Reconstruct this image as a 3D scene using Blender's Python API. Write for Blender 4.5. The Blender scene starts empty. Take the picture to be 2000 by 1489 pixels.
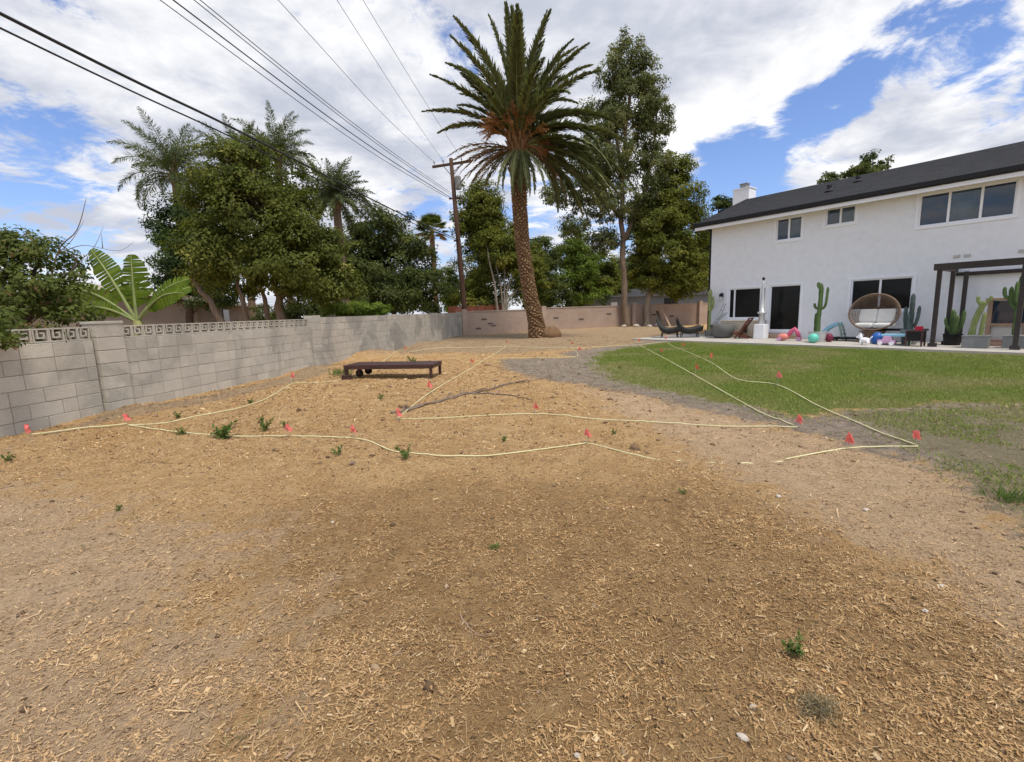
import bpy, bmesh, math, random
import numpy as np
from mathutils import Vector, Matrix
R = math.radians
rng = np.random.default_rng(11)
random.seed(5)
SC = bpy.context.scene
COL = SC.collection

# ------------------------------------------------------------------ camera
PITCH, ROLL = R(8.6), R(1.8)
fw = Vector((0, math.cos(PITCH), -math.sin(PITCH)))
up0 = Vector((0, math.sin(PITCH), math.cos(PITCH)))
rt0 = Vector((1, 0, 0))
rt = rt0 * math.cos(ROLL) - up0 * math.sin(ROLL)
up = up0 * math.cos(ROLL) + rt0 * math.sin(ROLL)
cd = bpy.data.cameras.new('camera')
cam = bpy.data.objects.new('camera', cd)
COL.objects.link(cam)
cd.sensor_fit = 'HORIZONTAL'
cd.sensor_width = 36
cd.lens = 16.2
cd.clip_start = 0.05
cd.clip_end = 3000
m = Matrix((rt, up, -fw)).transposed().to_4x4()
m.translation = (0, 0, 1.4)
cam.matrix_world = m
SC.camera = cam

# ------------------------------------------------------------------ view
SC.view_settings.view_transform = 'Standard'
SC.view_settings.look = 'None'
SC.view_settings.exposure = 0.52
SC.view_settings.gamma = 1
SC.view_settings.use_curve_mapping = False
SC.render.engine = 'CYCLES'
SC.cycles.max_bounces = 4
SC.cycles.diffuse_bounces = 3
SC.cycles.glossy_bounces = 2
SC.cycles.use_adaptive_sampling = True
SC.cycles.adaptive_threshold = 0.02
SC.cycles.transparent_max_bounces = 8
SC.cycles.use_denoising = True

# ------------------------------------------------------------------ sun
SUN = Vector((0.22, -0.34, 0.91)).normalized()
sd = bpy.data.lights.new('sun', 'SUN')
sd.energy = 2.4
sd.angle = R(16)
sd.color = (1.0, 0.93, 0.82)
sun = bpy.data.objects.new('sun', sd)
COL.objects.link(sun)
sun.rotation_euler = SUN.to_track_quat('Z', 'Y').to_euler()
sun.location = (0, 0, 30)

# ------------------------------------------------------------------ sky: Nishita blue behind drifting cloud
W = bpy.data.worlds.new('World')
SC.world = W
W.use_nodes = True
nt = W.node_tree
nt.nodes.clear()


def nn(tree, typ, ins=None, **kw):
    n = tree.nodes.new(typ)
    for k, v in kw.items():
        setattr(n, k, v)
    for k, v in (ins or {}).items():
        if hasattr(v, 'links') or hasattr(v, 'is_linked'):
            tree.links.new(v, n.inputs[k])
        else:
            n.inputs[k].default_value = v
    return n


def mth(tree, op, a, b=0.0, c=None, clamp=False):
    ins = {0: a, 1: b}
    if c is not None:
        ins[2] = c
    n = nn(tree, 'ShaderNodeMath', ins, operation=op)
    n.use_clamp = clamp
    return n.outputs[0]


def sstep(tree, x, a, b):
    n = nn(tree, 'ShaderNodeMapRange', {0: x, 1: a, 2: b, 3: 0.0, 4: 1.0}, interpolation_type='SMOOTHSTEP')
    return n.outputs[0]


def mixc(tree, f, a, b, typ='MIX'):
    n = nn(tree, 'ShaderNodeMix', {0: f, 6: a, 7: b}, data_type='RGBA', blend_type=typ)
    return n.outputs[2]


def noise(tree, vec, scale, detail=6.0, rough=0.55, dist=0.0):
    n = nn(tree, 'ShaderNodeTexNoise', {'Vector': vec, 'Scale': scale, 'Detail': detail, 'Roughness': rough, 'Distortion': dist})
    return n.outputs[0]


tc = nn(nt, 'ShaderNodeTexCoord').outputs['Generated']
sep = nn(nt, 'ShaderNodeSeparateXYZ', {0: tc})
zz = mth(nt, 'ADD', mth(nt, 'MAXIMUM', sep.outputs[2], 0.0), 0.16)
px = mth(nt, 'DIVIDE', sep.outputs[0], zz)
py = mth(nt, 'DIVIDE', sep.outputs[1], zz)
pv = nn(nt, 'ShaderNodeCombineXYZ', {0: px, 1: py, 2: 3.7}).outputs[0]
big = noise(nt, pv, 0.55, 3.0, 0.5, 0.3)
mid = noise(nt, pv, 3.3, 11.0, 0.66, 0.35)
cov = mth(nt, 'ADD', mth(nt, 'MULTIPLY', big, 0.45), mth(nt, 'MULTIPLY', mid, 1.05))
# openings (negative) and thicker banks (positive) in the cloud deck, given as sky directions
for (dx, dy, dz, w, c0) in ((0.60, 0.73, 0.31, 0.30, 0.91), (0.605, 0.715, 0.345, -0.34, 0.9925), (0.515, 0.795, 0.320, -0.34, 0.9965), (0.465, 0.855, 0.232, -0.29, 0.987), (0.39, 0.893, 0.225, -0.27, 0.990),
                            (-0.69, 0.70, 0.205, -0.14, 0.985), (0.238, 0.868, 0.436, 0.20, 0.95), (-0.238, 0.849, 0.47, 0.16, 0.92), (0.70, 0.665, 0.27, -0.20, 0.994),
                            (-0.58, 0.73, 0.37, -0.04, 0.975), (0.40, 0.83, 0.38, 0.10, 0.985), (-0.5, 0.82, 0.25, 0.14, 0.93)):
    v = Vector((dx, dy, dz)).normalized()
    dt = nn(nt, 'ShaderNodeVectorMath', {0: tc, 1: v}, operation='DOT_PRODUCT').outputs['Value']
    cov = mth(nt, 'ADD', cov, mth(nt, 'MULTIPLY', sstep(nt, dt, c0, 1.0), w))
dens = sstep(nt, cov, 0.65, 0.82)
hz = sstep(nt, sep.outputs[2], 0.16, 0.0)
dens = mth(nt, 'MAXIMUM', dens, mth(nt, 'MULTIPLY', hz, 0.85))
pv2 = nn(nt, 'ShaderNodeVectorMath', {0: pv, 1: (7.3, 2.1, 0.4)}, operation='ADD').outputs[0]
sh1 = noise(nt, pv2, 0.85, 5.0, 0.55, 0.4)
sh2 = noise(nt, pv2, 3.2, 6.0, 0.6, 0.3)
shade = sstep(nt, mth(nt, 'ADD', mth(nt, 'MULTIPLY', sh1, 0.6), mth(nt, 'MULTIPLY', sh2, 0.4)), 0.40, 0.59)
K = 0.1
cc = mixc(nt, shade, (0.40 / K, 0.425 / K, 0.50 / K, 1), (0.74 / K, 0.74 / K, 0.75 / K, 1))
sky = nn(nt, 'ShaderNodeTexSky', sky_type='NISHITA')
sky.sun_disc = False
sky.sun_elevation = math.asin(SUN.z)
sky.sun_rotation = math.atan2(SUN.x, SUN.y)
sky.air_density = 1.0
sky.dust_density = 0.6
sky.ozone_density = 1.6
skc = mixc(nt, 1.0, sky.outputs[0], (0.95, 1.02, 1.28, 1), 'MULTIPLY')
out = mixc(nt, dens, skc, cc)
bg = nn(nt, 'ShaderNodeBackground', {0: out, 1: K})
wo = nn(nt, 'ShaderNodeOutputWorld', {0: bg.outputs[0]})

# ------------------------------------------------------------------ helpers


def srgb(r, g, b):
    f = lambda c: (c / 255 / 12.92) if c <= 10 else ((c / 255 + 0.055) / 1.055) ** 2.4
    return (f(r), f(g), f(b), 1.0)


def c4(c):
    return (c[0], c[1], c[2], 1.0)


def mat(name, c1, c2=None, scale=4.0, rough=0.8, bump=0.0, bscale=30.0, objrand=0.0, spec=0.3, metallic=0.0, coord='Object', stretch=None, stain=None, ior=None, trans=0.0):
    M = bpy.data.materials.new(name)
    M.use_nodes = True
    t = M.node_tree
    b = t.nodes['Principled BSDF']
    b.inputs['Roughness'].default_value = rough
    b.inputs['Specular IOR Level'].default_value = spec
    b.inputs['Metallic'].default_value = metallic
    if ior:
        b.inputs['IOR'].default_value = ior
    vec = nn(t, 'ShaderNodeTexCoord').outputs[coord]
    if objrand:
        oi = nn(t, 'ShaderNodeObjectInfo')
        off = mth(t, 'MULTIPLY', oi.outputs['Random'], 37.0)
        vec = nn(t, 'ShaderNodeVectorMath', {0: vec, 1: off}, operation='ADD').outputs[0]
    if stretch:
        vec = nn(t, 'ShaderNodeMapping', {0: vec, 3: stretch}).outputs[0]
    col = None
    c2 = c2 or tuple(x * 0.86 for x in c1[:3])
    f = noise(t, vec, scale, 8.0, 0.62)
    f = sstep(t, f, 0.3, 0.7)
    col = mixc(t, f, c4(c1), c4(c2))
    f2 = noise(t, vec, scale * 9, 4.0, 0.6)
    col = mixc(t, mth(t, 'MULTIPLY', sstep(t, f2, 0.35, 0.75), 0.25), col, c4([x * 0.75 for x in c1[:3]]))
    if stain:
        sc, th, scol, amt = stain
        g = noise(t, nn(t, 'ShaderNodeNewGeometry').outputs['Position'], sc, 6.0, 0.62, 0.6)
        col = mixc(t, mth(t, 'MULTIPLY', sstep(t, g, th, th + 0.12), amt), col, c4(scol))
    if objrand:
        k = mth(t, 'MULTIPLY_ADD', oi.outputs['Random'], 2 * objrand, 1 - objrand)
        kk = nn(t, 'ShaderNodeCombineXYZ', {0: k, 1: k, 2: k}).outputs[0]
        col = mixc(t, 1.0, col, kk, 'MULTIPLY')
    t.links.new(col, b.inputs['Base Color'])
    if bump:
        h = noise(t, vec, bscale, 6.0, 0.6)
        bp = nn(t, 'ShaderNodeBump', {'Strength': bump, 'Distance': 0.02, 'Height': h})
        t.links.new(bp.outputs[0], b.inputs['Normal'])
    if trans:
        tr = nn(t, 'ShaderNodeBsdfTranslucent', {0: col})
        ms = nn(t, 'ShaderNodeMixShader', {0: trans, 1: b.outputs[0], 2: tr.outputs[0]})
        t.links.new(ms.outputs[0], t.nodes['Material Output'].inputs[0])
    return M


def leafmat(name, c1, c2, c3=None, trans=0.32, rough=0.68):
    """per-leaf colour from the vertex attribute 'var' (0..1)"""
    M = bpy.data.materials.new(name)
    M.use_nodes = True
    t = M.node_tree
    b = t.nodes['Principled BSDF']
    b.inputs['Roughness'].default_value = rough
    b.inputs['Specular IOR Level'].default_value = 0.14
    a = nn(t, 'ShaderNodeAttribute', attribute_name='var').outputs['Fac']
    r = nn(t, 'ShaderNodeValToRGB', {0: a})
    el = r.color_ramp.elements
    el[0].color = c4(c1)
    el[1].position = 0.9
    el[1].color = c4(c2)
    if c3:
        e = el.new(1.0)
        e.color = c4(c3)
    col = r.outputs[0]
    t.links.new(col, b.inputs['Base Color'])
    tcol = mixc(t, 1.0, col, (1.15, 1.25, 0.6, 1), 'MULTIPLY')
    tr = nn(t, 'ShaderNodeBsdfTranslucent', {0: tcol})
    ms = nn(t, 'ShaderNodeMixShader', {0: trans, 1: b.outputs[0], 2: tr.outputs[0]})
    t.links.new(ms.outputs[0], t.nodes['Material Output'].inputs[0])
    return M


def vcolmat(name, rough=0.9, trans=0.0):
    M = bpy.data.materials.new(name)
    M.use_nodes = True
    t = M.node_tree
    b = t.nodes['Principled BSDF']
    b.inputs['Roughness'].default_value = rough
    b.inputs['Specular IOR Level'].default_value = 0.2
    a = nn(t, 'ShaderNodeAttribute', attribute_name='col').outputs['Color']
    t.links.new(a, b.inputs['Base Color'])
    if trans:
        tr = nn(t, 'ShaderNodeBsdfTranslucent', {0: a})
        ms = nn(t, 'ShaderNodeMixShader', {0: trans, 1: b.outputs[0], 2: tr.outputs[0]})
        t.links.new(ms.outputs[0], t.nodes['Material Output'].inputs[0])
    return M


def np_obj(name, V, F, material, parent=None, attrs=None, smooth=False, colors=None):
    V = np.ascontiguousarray(V, dtype=np.float32)
    F = np.ascontiguousarray(F, dtype=np.int32)
    k = F.shape[1]
    me = bpy.data.meshes.new(name)
    me.vertices.add(len(V))
    me.vertices.foreach_set('co', V.ravel())
    me.loops.add(F.size)
    me.loops.foreach_set('vertex_index', F.ravel())
    me.polygons.add(len(F))
    me.polygons.foreach_set('loop_start', np.arange(0, F.size, k, dtype=np.int32))
    me.polygons.foreach_set('loop_total', np.full(len(F), k, dtype=np.int32))
    if smooth:
        me.polygons.foreach_set('use_smooth', np.ones(len(F), dtype=bool))
    for an, arr in (attrs or {}).items():
        at = me.attributes.new(an, 'FLOAT', 'POINT')
        at.data.foreach_set('value', np.ascontiguousarray(arr, dtype=np.float32))
    for an, arr in (colors or {}).items():
        at = me.attributes.new(an, 'FLOAT_COLOR', 'POINT')
        a4 = np.ones((len(V), 4), dtype=np.float32)
        a4[:, :arr.shape[1]] = arr
        at.data.foreach_set('color', a4.ravel())
    me.update(calc_edges=True)
    me.validate()
    me.materials.append(material)
    o = bpy.data.objects.new(name, me)
    COL.objects.link(o)
    o.parent = parent
    return o


class MB:
    def __init__(s):
        s.v = []
        s.f = []

    def add(s, vs, fs):
        n = len(s.v)
        s.v += [tuple(map(float, v)) for v in vs]
        s.f += [tuple(i + n for i in f) for f in fs]
        return s

    def box(s, c, d, rot=None, taper=1.0):
        hx, hy, hz = d[0] / 2, d[1] / 2, d[2] / 2
        vs = []
        for z in (-hz, hz):
            k = taper if z > 0 else 1.0
            vs += [(-hx * k, -hy * k, z), (hx * k, -hy * k, z), (hx * k, hy * k, z), (-hx * k, hy * k, z)]
        if rot is not None:
            mm = Matrix.Rotation(rot[2], 3, 'Z') @ Matrix.Rotation(rot[1], 3, 'Y') @ Matrix.Rotation(rot[0], 3, 'X')
            vs = [mm @ Vector(v) for v in vs]
        vs = [(v[0] + c[0], v[1] + c[1], v[2] + c[2]) for v in vs]
        return s.add(vs, [(3, 2, 1, 0), (4, 5, 6, 7), (0, 1, 5, 4), (1, 2, 6, 5), (2, 3, 7, 6), (3, 0, 4, 7)])

    def bb(s, x0, x1, y0, y1, z0, z1):
        return s.box(((x0 + x1) / 2, (y0 + y1) / 2, (z0 + z1) / 2), (x1 - x0, y1 - y0, z1 - z0))

    def beam(s, a, b, w, h):
        """box of section w x h from a to b"""
        a, b = Vector(a), Vector(b)
        d = (b - a)
        L = d.length
        d.normalize()
        sd_ = d.cross(Vector((0, 0, 1)))
        if sd_.length < 1e-4:
            sd_ = Vector((1, 0, 0))
        sd_.normalize()
        u = sd_.cross(d)
        vs = []
        for p in (a, b):
            for (i, j) in ((-1, -1), (1, -1), (1, 1), (-1, 1)):
                vs.append(p + sd_ * (i * w / 2) + u * (j * h / 2))
        return s.add(vs, [(3, 2, 1, 0), (4, 5, 6, 7), (0, 1, 5, 4), (1, 2, 6, 5), (2, 3, 7, 6), (3, 0, 4, 7)])

    def tube(s, pts, rad, n=8, star=0.0, cap=True):
        pts = [Vector(p) for p in pts]
        if not hasattr(rad, '__len__'):
            rad = [rad] * len(pts)
        t0 = (pts[1] - pts[0]).normalized()
        ref = Vector((1, 0, 0)) if abs(t0.x) < 0.8 else Vector((0, 1, 0))
        u = (ref - t0 * ref.dot(t0)).normalized()
        vs, fs = [], []
        for i, p in enumerate(pts):
            t = (pts[min(i + 1, len(pts) - 1)] - pts[max(i - 1, 0)]).normalized()
            u = (u - t * u.dot(t)).normalized()
            w = t.cross(u)
            for k in range(n):
                a = 2 * math.pi * k / n
                r = rad[i] * (1 + star * (1 if k % 2 else -1))
                vs.append(p + (u * math.cos(a) + w * math.sin(a)) * r)
        for i in range(len(pts) - 1):
            for k in range(n):
                k2 = (k + 1) % n
                fs.append((i * n + k, i * n + k2, (i + 1) * n + k2, (i + 1) * n + k))
        if cap:
            fs.append(tuple(range(n - 1, -1, -1)))
            fs.append(tuple(range((len(pts) - 1) * n, len(pts) * n)))
        return s.add(vs, fs)

    def lathe(s, prof, n=20, c=(0, 0, 0), sx=1.0, sy=1.0):
        vs, fs = [], []
        for (r, z) in prof:
            for k in range(n):
                a = 2 * math.pi * k / n
                vs.append((c[0] + r * math.cos(a) * sx, c[1] + r * math.sin(a) * sy, c[2] + z))
        for i in range(len(prof) - 1):
            for k in range(n):
                k2 = (k + 1) % n
                fs.append((i * n + k, i * n + k2, (i + 1) * n + k2, (i + 1) * n + k))
        fs.append(tuple(range(n - 1, -1, -1)))
        fs.append(tuple(range((len(prof) - 1) * n, len(prof) * n)))
        return s.add(vs, fs)

    def ell(s, c, r, n=14, m_=8):
        prof = []
        for i in range(m_ + 1):
            a = -math.pi / 2 + math.pi * i / m_
            prof.append((max(1e-3, math.cos(a)), math.sin(a)))
        vs, fs = [], []
        for (q, z) in prof:
            for k in range(n):
                a = 2 * math.pi * k / n
                vs.append((c[0] + q * math.cos(a) * r[0], c[1] + q * math.sin(a) * r[1], c[2] + z * r[2]))
        for i in range(m_):
            for k in range(n):
                k2 = (k + 1) % n
                fs.append((i * n + k, i * n + k2, (i + 1) * n + k2, (i + 1) * n + k))
        return s.add(vs, fs)

    def mesh(s, name, material):
        me = bpy.data.meshes.new(name)
        me.from_pydata(s.v, [], s.f)
        me.materials.append(material)
        me.update()
        return me

    def build(s, name, material, parent=None, smooth=False, bevel=0.0, label=None):
        me = s.mesh(name, material)
        if smooth:
            me.polygons.foreach_set('use_smooth', [True] * len(me.polygons))
        o = bpy.data.objects.new(name, me)
        COL.objects.link(o)
        o.parent = parent
        if bevel:
            md = o.modifiers.new('bevel', 'BEVEL')
            md.width = bevel
            md.segments = 2
            md.limit_method = 'ANGLE'
        if label:
            o['label'] = label
        return o


def tag(o, label=None, cat=None, group=None, kind=None):
    if label:
        o['label'] = label
    if cat:
        o['category'] = cat
    if group:
        o['group'] = group
    if kind:
        o['kind'] = kind
    return o


def thing(name, label, cat, loc=(0, 0, 0), rz=0.0, group=None):
    o = bpy.data.objects.new(name, None)
    o.empty_display_size = 0.2
    COL.objects.link(o)
    o.location = loc
    o.rotation_euler = (0, 0, rz)
    return tag(o, label, cat, group)


def share(me, name, parent, loc, rot=(0, 0, 0), sc=(1, 1, 1)):
    o = bpy.data.objects.new(name, me)
    COL.objects.link(o)
    o.parent = parent
    o.location = loc
    o.rotation_euler = rot
    o.scale = sc
    return o


# numpy value noise
PERM = rng.random((256, 256)).astype(np.float32)


def vn(x, y):
    xi = np.floor(x).astype(int)
    yi = np.floor(y).astype(int)
    fx = x - xi
    fy = y - yi
    fx = fx * fx * (3 - 2 * fx)
    fy = fy * fy * (3 - 2 * fy)
    a = PERM[xi & 255, yi & 255]
    b = PERM[(xi + 1) & 255, yi & 255]
    c = PERM[xi & 255, (yi + 1) & 255]
    d = PERM[(xi + 1) & 255, (yi + 1) & 255]
    return (a * (1 - fx) + b * fx) * (1 - fy) + (c * (1 - fx) + d * fx) * fy


def fbm(x, y, o=4):
    s, a, t = 0, 0.5, 0
    for i in range(o):
        s = s + a * vn(x * 2 ** i + 17.3 * i, y * 2 ** i + 5.1 * i)
        t += a
        a *= 0.5
    return s / t


def polysd(x, y, P):
    """signed distance to a polygon, positive inside"""
    P = np.array(P)
    d = np.full(x.shape, 1e9)
    ins = np.zeros(x.shape, bool)
    n = len(P)
    for i in range(n):
        ax, ay = P[i]
        bx, by = P[(i + 1) % n]
        ex, ey = bx - ax, by - ay
        t = np.clip(((x - ax) * ex + (y - ay) * ey) / (ex * ex + ey * ey + 1e-9), 0, 1)
        d = np.minimum(d, np.hypot(x - ax - t * ex, y - ay - t * ey))
        c = ((ay > y) != (by > y)) & (x < ex * (y - ay) / (ey if abs(ey) > 1e-9 else 1e-9) + ax)
        ins ^= c
    return np.where(ins, d, -d)


def soft(x, y, P, w):
    t = np.clip(polysd(x, y, P) / w * 0.5 + 0.5, 0, 1)
    return t * t * (3 - 2 * t)


ZONE = {
    'green': [(2.5, 13.08), (2.16, 11.63), (2.12, 8.98), (2.57, 7.6), (2.98, 6.6), (3.36, 6.18), (3.57, 5.62), (4.33, 5.87), (5.04, 5.92), (5.79, 6.15), (6.77, 5.99), (8.5, 5.6), (14.2, 8.0), (12.13, 10.92), (10.61, 13.55), (8.85, 15.83), (7.07, 17.95), (6.77, 18.33), (4.89, 16.79), (3.45, 15.33)],
    'grey': [(-0.36, 13.67), (0.93, 13.57), (1.94, 13.25), (2.57, 13.82), (2.44, 9.42), (2.79, 7.51), (3.41, 6.28), (3.52, 5.54), (4.33, 5.87), (5.04, 5.92), (5.79, 6.15), (6.77, 5.99), (8.26, 5.58), (2.66, 1.68), (2.96, 2.51), (3.37, 3.23), (3.5, 3.8), (3.3, 4.11), (3.22, 4.7), (2.96, 5.42), (2.4, 6.43), (1.94, 7.51), (1.26, 8.63), (0.43, 9.64), (-0.18, 11.38)],
    'greyfar': [(1.54, 15.05), (2.74, 16.24), (5.29, 18.88), (7.59, 20.57), (6.53, 17.68), (4.49, 16.0), (2.45, 12.81), (1.9, 12.98)],
    'paleR': [(1.18, 8.07), (2.0, 7.41), (2.4, 6.43), (2.96, 5.42), (3.22, 4.7), (3.3, 4.11), (3.5, 3.8), (3.37, 3.23), (2.96, 2.51), (2.66, 1.68), (2.4, 1.17), (2.01, 1.34), (2.09, 1.72), (2.06, 1.9), (2.05, 2.32), (1.96, 2.71), (1.83, 3.3), (1.75, 3.83), (1.67, 4.92), (1.28, 6.32)],
    'paleL': [(-6.15, 4.07), (-4.46, 3.87), (-3.25, 3.46), (-2.64, 3.18), (-1.78, 2.86), (-1.62, 2.56), (-1.75, 2.31), (-1.7, 2.05), (-1.33, 2.15), (-1.11, 1.91), (-1.08, 1.7), (-0.84, 1.45), (-0.89, 1.28), (-0.76, 0.99), (-2.22, 1.03), (-6.67, 3.57)],
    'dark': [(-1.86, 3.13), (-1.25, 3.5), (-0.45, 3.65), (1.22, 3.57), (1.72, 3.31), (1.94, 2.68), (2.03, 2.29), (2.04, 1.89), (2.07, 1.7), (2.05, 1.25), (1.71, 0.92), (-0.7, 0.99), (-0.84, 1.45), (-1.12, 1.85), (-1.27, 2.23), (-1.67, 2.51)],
    'sparse': [(4.23, 5.73), (6.61, 5.84), (7.4, 5.41), (2.9, 2.01), (3.03, 2.57), (3.47, 3.32), (3.76, 3.98), (4.09, 4.85)],
    'dirtwall': [(-5.84, 5.15), (-6.27, 7.0), (-6.03, 7.62), (-5.73, 8.78), (-5.52, 11.21), (-5.33, 13.7), (-4.6, 11.5), (-4.9, 9.72), (-5.2, 7.9), (-5.6, 6.9), (-5.95, 6.35), (-5.9, 5.56), (-5.6, 4.9)],
    'farpale': [(-6.32, 15.83), (-3.02, 30.11), (0.98, 31), (12.45, 34.16), (9.46, 22.27), (5.29, 18.88), (1.81, 15.94), (-0.32, 15.7), (-2.73, 16.54), (-4.35, 15.05)],
}
MOUND = [(-4.95, 12.2, 0.9, 0.14), (-4.6, 15.6, 1.2, 0.26), (-3.1, 18.7, 1.0, 0.22), (-6.0, 7.2, 0.8, 0.10), (-6.0, 5.4, 0.7, 0.06), (-1.2, 4.05, 0.35, 0.05),
         (-3.9, 21.5, 2.0, 0.10), (1.9, 23.0, 1.6, 0.06), (-0.6, 19.4, 1.4, 0.08), (7.6, 33.0, 3.0, 0.10), (-2.4, 4.6, 1.6, 0.05)]


def gz(x, y):
    x = np.asarray(x, float)
    y = np.asarray(y, float)
    near = np.clip(1 - (np.hypot(x, y) - 30) / 15, 0, 1)
    z = (fbm(x * 0.55 + 40, y * 0.55 + 40, 3) - 0.5) * 0.07 + (fbm(x * 3 + 9, y * 3 + 70, 3) - 0.5) * 0.055 + (fbm(x * 11 + 9, y * 11 + 7, 2) - 0.5) * 0.024
    lawn = soft(x, y, ZONE['green'], 0.8)
    z = z * (1 - 0.75 * lawn)
    for (mx, my, r, h) in MOUND:
        q = ((x - mx) ** 2 + (y - my) ** 2) / (r * r)
        z = z + h * np.exp(-q * 1.6)
    # flat under the patio and the house
    s = (x - 8.9) * 0.6 - (y - 20.75) * 0.8
    n_ = -(x - 8.9) * 0.8 - (y - 20.75) * 0.6
    pat = np.clip((3.9 - n_) / 0.5, 0, 1) * np.clip((s + 3.2) / 0.8, 0, 1)
    return z * near * (1 - pat) - 0.03 * pat


def gz1(x, y):
    return float(gz(np.array([x]), np.array([y]))[0])

# ================================================================== materials
M_stucco = mat('white_stucco', (0.87, 0.88, 0.90), (0.855, 0.865, 0.885), 0.5, 0.9, 0.35, 60)
M_white = mat('white_paint', (0.93, 0.94, 0.97), (0.91, 0.92, 0.95), 3, 0.55)
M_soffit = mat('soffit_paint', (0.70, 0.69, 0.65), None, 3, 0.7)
M_roof = mat('asphalt_shingle', (0.055, 0.056, 0.060), (0.036, 0.037, 0.040), 2.2, 0.92, 0.6, 25, stretch=(1, 1, 6))
M_black = mat('black_metal', (0.012, 0.012, 0.013), None, 5, 0.5)
M_screen = mat('screened_glass', (0.010, 0.011, 0.012), (0.006, 0.007, 0.007), 2, 0.18, spec=0.25)
M_glass = mat('window_glass', (0.030, 0.050, 0.088), (0.018, 0.030, 0.052), 0.9, 0.03, spec=0.7)
M_glass_refl = mat('glass_painted_reflection', (0.075, 0.105, 0.135), (0.030, 0.048, 0.062), 1.6, 0.04, spec=0.7)  # lighter pane: a reflection painted into the glass colour, no blind behind
M_gray_block = mat('grey_block', (0.58, 0.54, 0.455), (0.49, 0.455, 0.38), 2.2, 0.93, 0.6, 55, objrand=0.09, stain=(0.9, 0.52, (0.33, 0.31, 0.265), 0.6))
M_stain_block = mat('stained_block', (0.54, 0.505, 0.43), (0.44, 0.41, 0.35), 1.3, 0.93, 0.6, 55, objrand=0.05, stain=(0.6, 0.46, (0.27, 0.258, 0.23), 0.7))
M_mortar = mat('mortar', (0.36, 0.325, 0.27), None, 6, 0.95, 0.5, 80)
M_pink = mat('pink_block', (0.44, 0.335, 0.265), (0.37, 0.28, 0.22), 1.3, 0.93, 0.4, 40, objrand=0.05)
M_pinkdark = mat('brown_recess', (0.15, 0.10, 0.085), None, 4, 0.95)
M_conc = mat('patio_concrete', (0.50, 0.47, 0.42), (0.42, 0.39, 0.34), 1.5, 0.9, 0.25, 60, coord='Object')
M_pole = mat('pole_wood', (0.10, 0.055, 0.035), (0.065, 0.036, 0.025), 2.0, 0.9, 0.5, 20, stretch=(8, 8, 0.6))
M_wire = mat('cable_sheath', (0.03, 0.03, 0.035), None, 2, 0.6)
M_bark = mat('tan_bark', (0.26, 0.19, 0.13), (0.15, 0.11, 0.08), 3, 0.95, 0.7, 22, stretch=(4, 4, 0.8))
M_palebark = mat('pale_bark', (0.36, 0.31, 0.24), (0.23, 0.185, 0.14), 2.4, 0.9, 0.5, 18, stretch=(4, 4, 0.7))
M_darkbark = mat('dark_bark', (0.10, 0.075, 0.055), (0.06, 0.045, 0.035), 4, 0.95, 0.6, 22)
M_palmbark = mat('palm_bark', (0.27, 0.165, 0.085), (0.15, 0.085, 0.045), 3.5, 0.95, 0.7, 25)
M_darkwood = mat('dark_wood', (0.085, 0.040, 0.033), (0.045, 0.022, 0.020), 3, 0.45, 0.3, 30, objrand=0.15, stretch=(1, 8, 8))
M_redwood = mat('red_wood', (0.17, 0.055, 0.03), (0.10, 0.035, 0.02), 4, 0.6, 0.3, 30, objrand=0.1)
M_perg = mat('pergola_paint', (0.055, 0.045, 0.040), (0.040, 0.033, 0.030), 3, 0.65)
M_greyconc = mat('grey_planter', (0.26, 0.265, 0.26), (0.19, 0.195, 0.19), 3, 0.9, 0.4, 40)
M_bowl = mat('weathered_bowl', (0.17, 0.17, 0.16), (0.115, 0.115, 0.11), 3, 0.9, 0.4, 40)
M_cactus = mat('cactus_skin', (0.13, 0.20, 0.065), (0.075, 0.125, 0.045), 5, 0.7, 0.3, 40)
M_palecactus = mat('pale_cactus_skin', (0.30, 0.34, 0.13), (0.20, 0.25, 0.09), 5, 0.7, 0.3, 40)
M_bluecactus = mat('blue_cactus_skin', (0.10, 0.135, 0.125), (0.055, 0.08, 0.075), 5, 0.7, 0.3, 40)
M_wicker = mat('wicker', (0.24, 0.165, 0.115), (0.15, 0.10, 0.07), 12, 0.8)
M_cushion = mat('white_cushion', (0.74, 0.73, 0.70), (0.66, 0.65, 0.62), 3, 0.95, 0.3, 30)
M_pinkpl = mat('pink_plastic', (0.72, 0.16, 0.26), (0.62, 0.10, 0.20), 4, 0.4)
M_coral = mat('coral_plastic', (0.78, 0.26, 0.22), None, 4, 0.4)
M_lilac = mat('lilac_plastic', (0.62, 0.36, 0.55), None, 4, 0.4)
M_teal = mat('mint_plastic', (0.16, 0.62, 0.48), None, 4, 0.4)
M_sky = mat('light_blue_plastic', (0.30, 0.60, 0.78), None, 4, 0.4)
M_blue = mat('blue_plastic', (0.03, 0.13, 0.42), None, 4, 0.4)
M_red = mat('red_plastic', (0.60, 0.03, 0.06), None, 4, 0.45)
M_sage = mat('sage_plastic', (0.26, 0.36, 0.32), None, 4, 0.5)
M_steel = mat('pale_steel', (0.62, 0.63, 0.63), None, 5, 0.35, metallic=0.3)
M_cream = mat('cream_boards', (0.72, 0.62, 0.48), (0.64, 0.54, 0.40), 3, 0.7)
M_tanwood = mat('tan_wood', (0.42, 0.29, 0.20), (0.33, 0.22, 0.15), 3, 0.7, 0.3, 25)
M_charcoal = mat('charcoal_weave', (0.060, 0.063, 0.060), (0.035, 0.036, 0.035), 14, 0.85)
M_nwall = mat('brown_siding', (0.25, 0.21, 0.17), (0.20, 0.17, 0.14), 1.0, 0.9)
M_fascia = mat('grey_green_fascia', (0.60, 0.60, 0.52), None, 2, 0.8)
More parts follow.
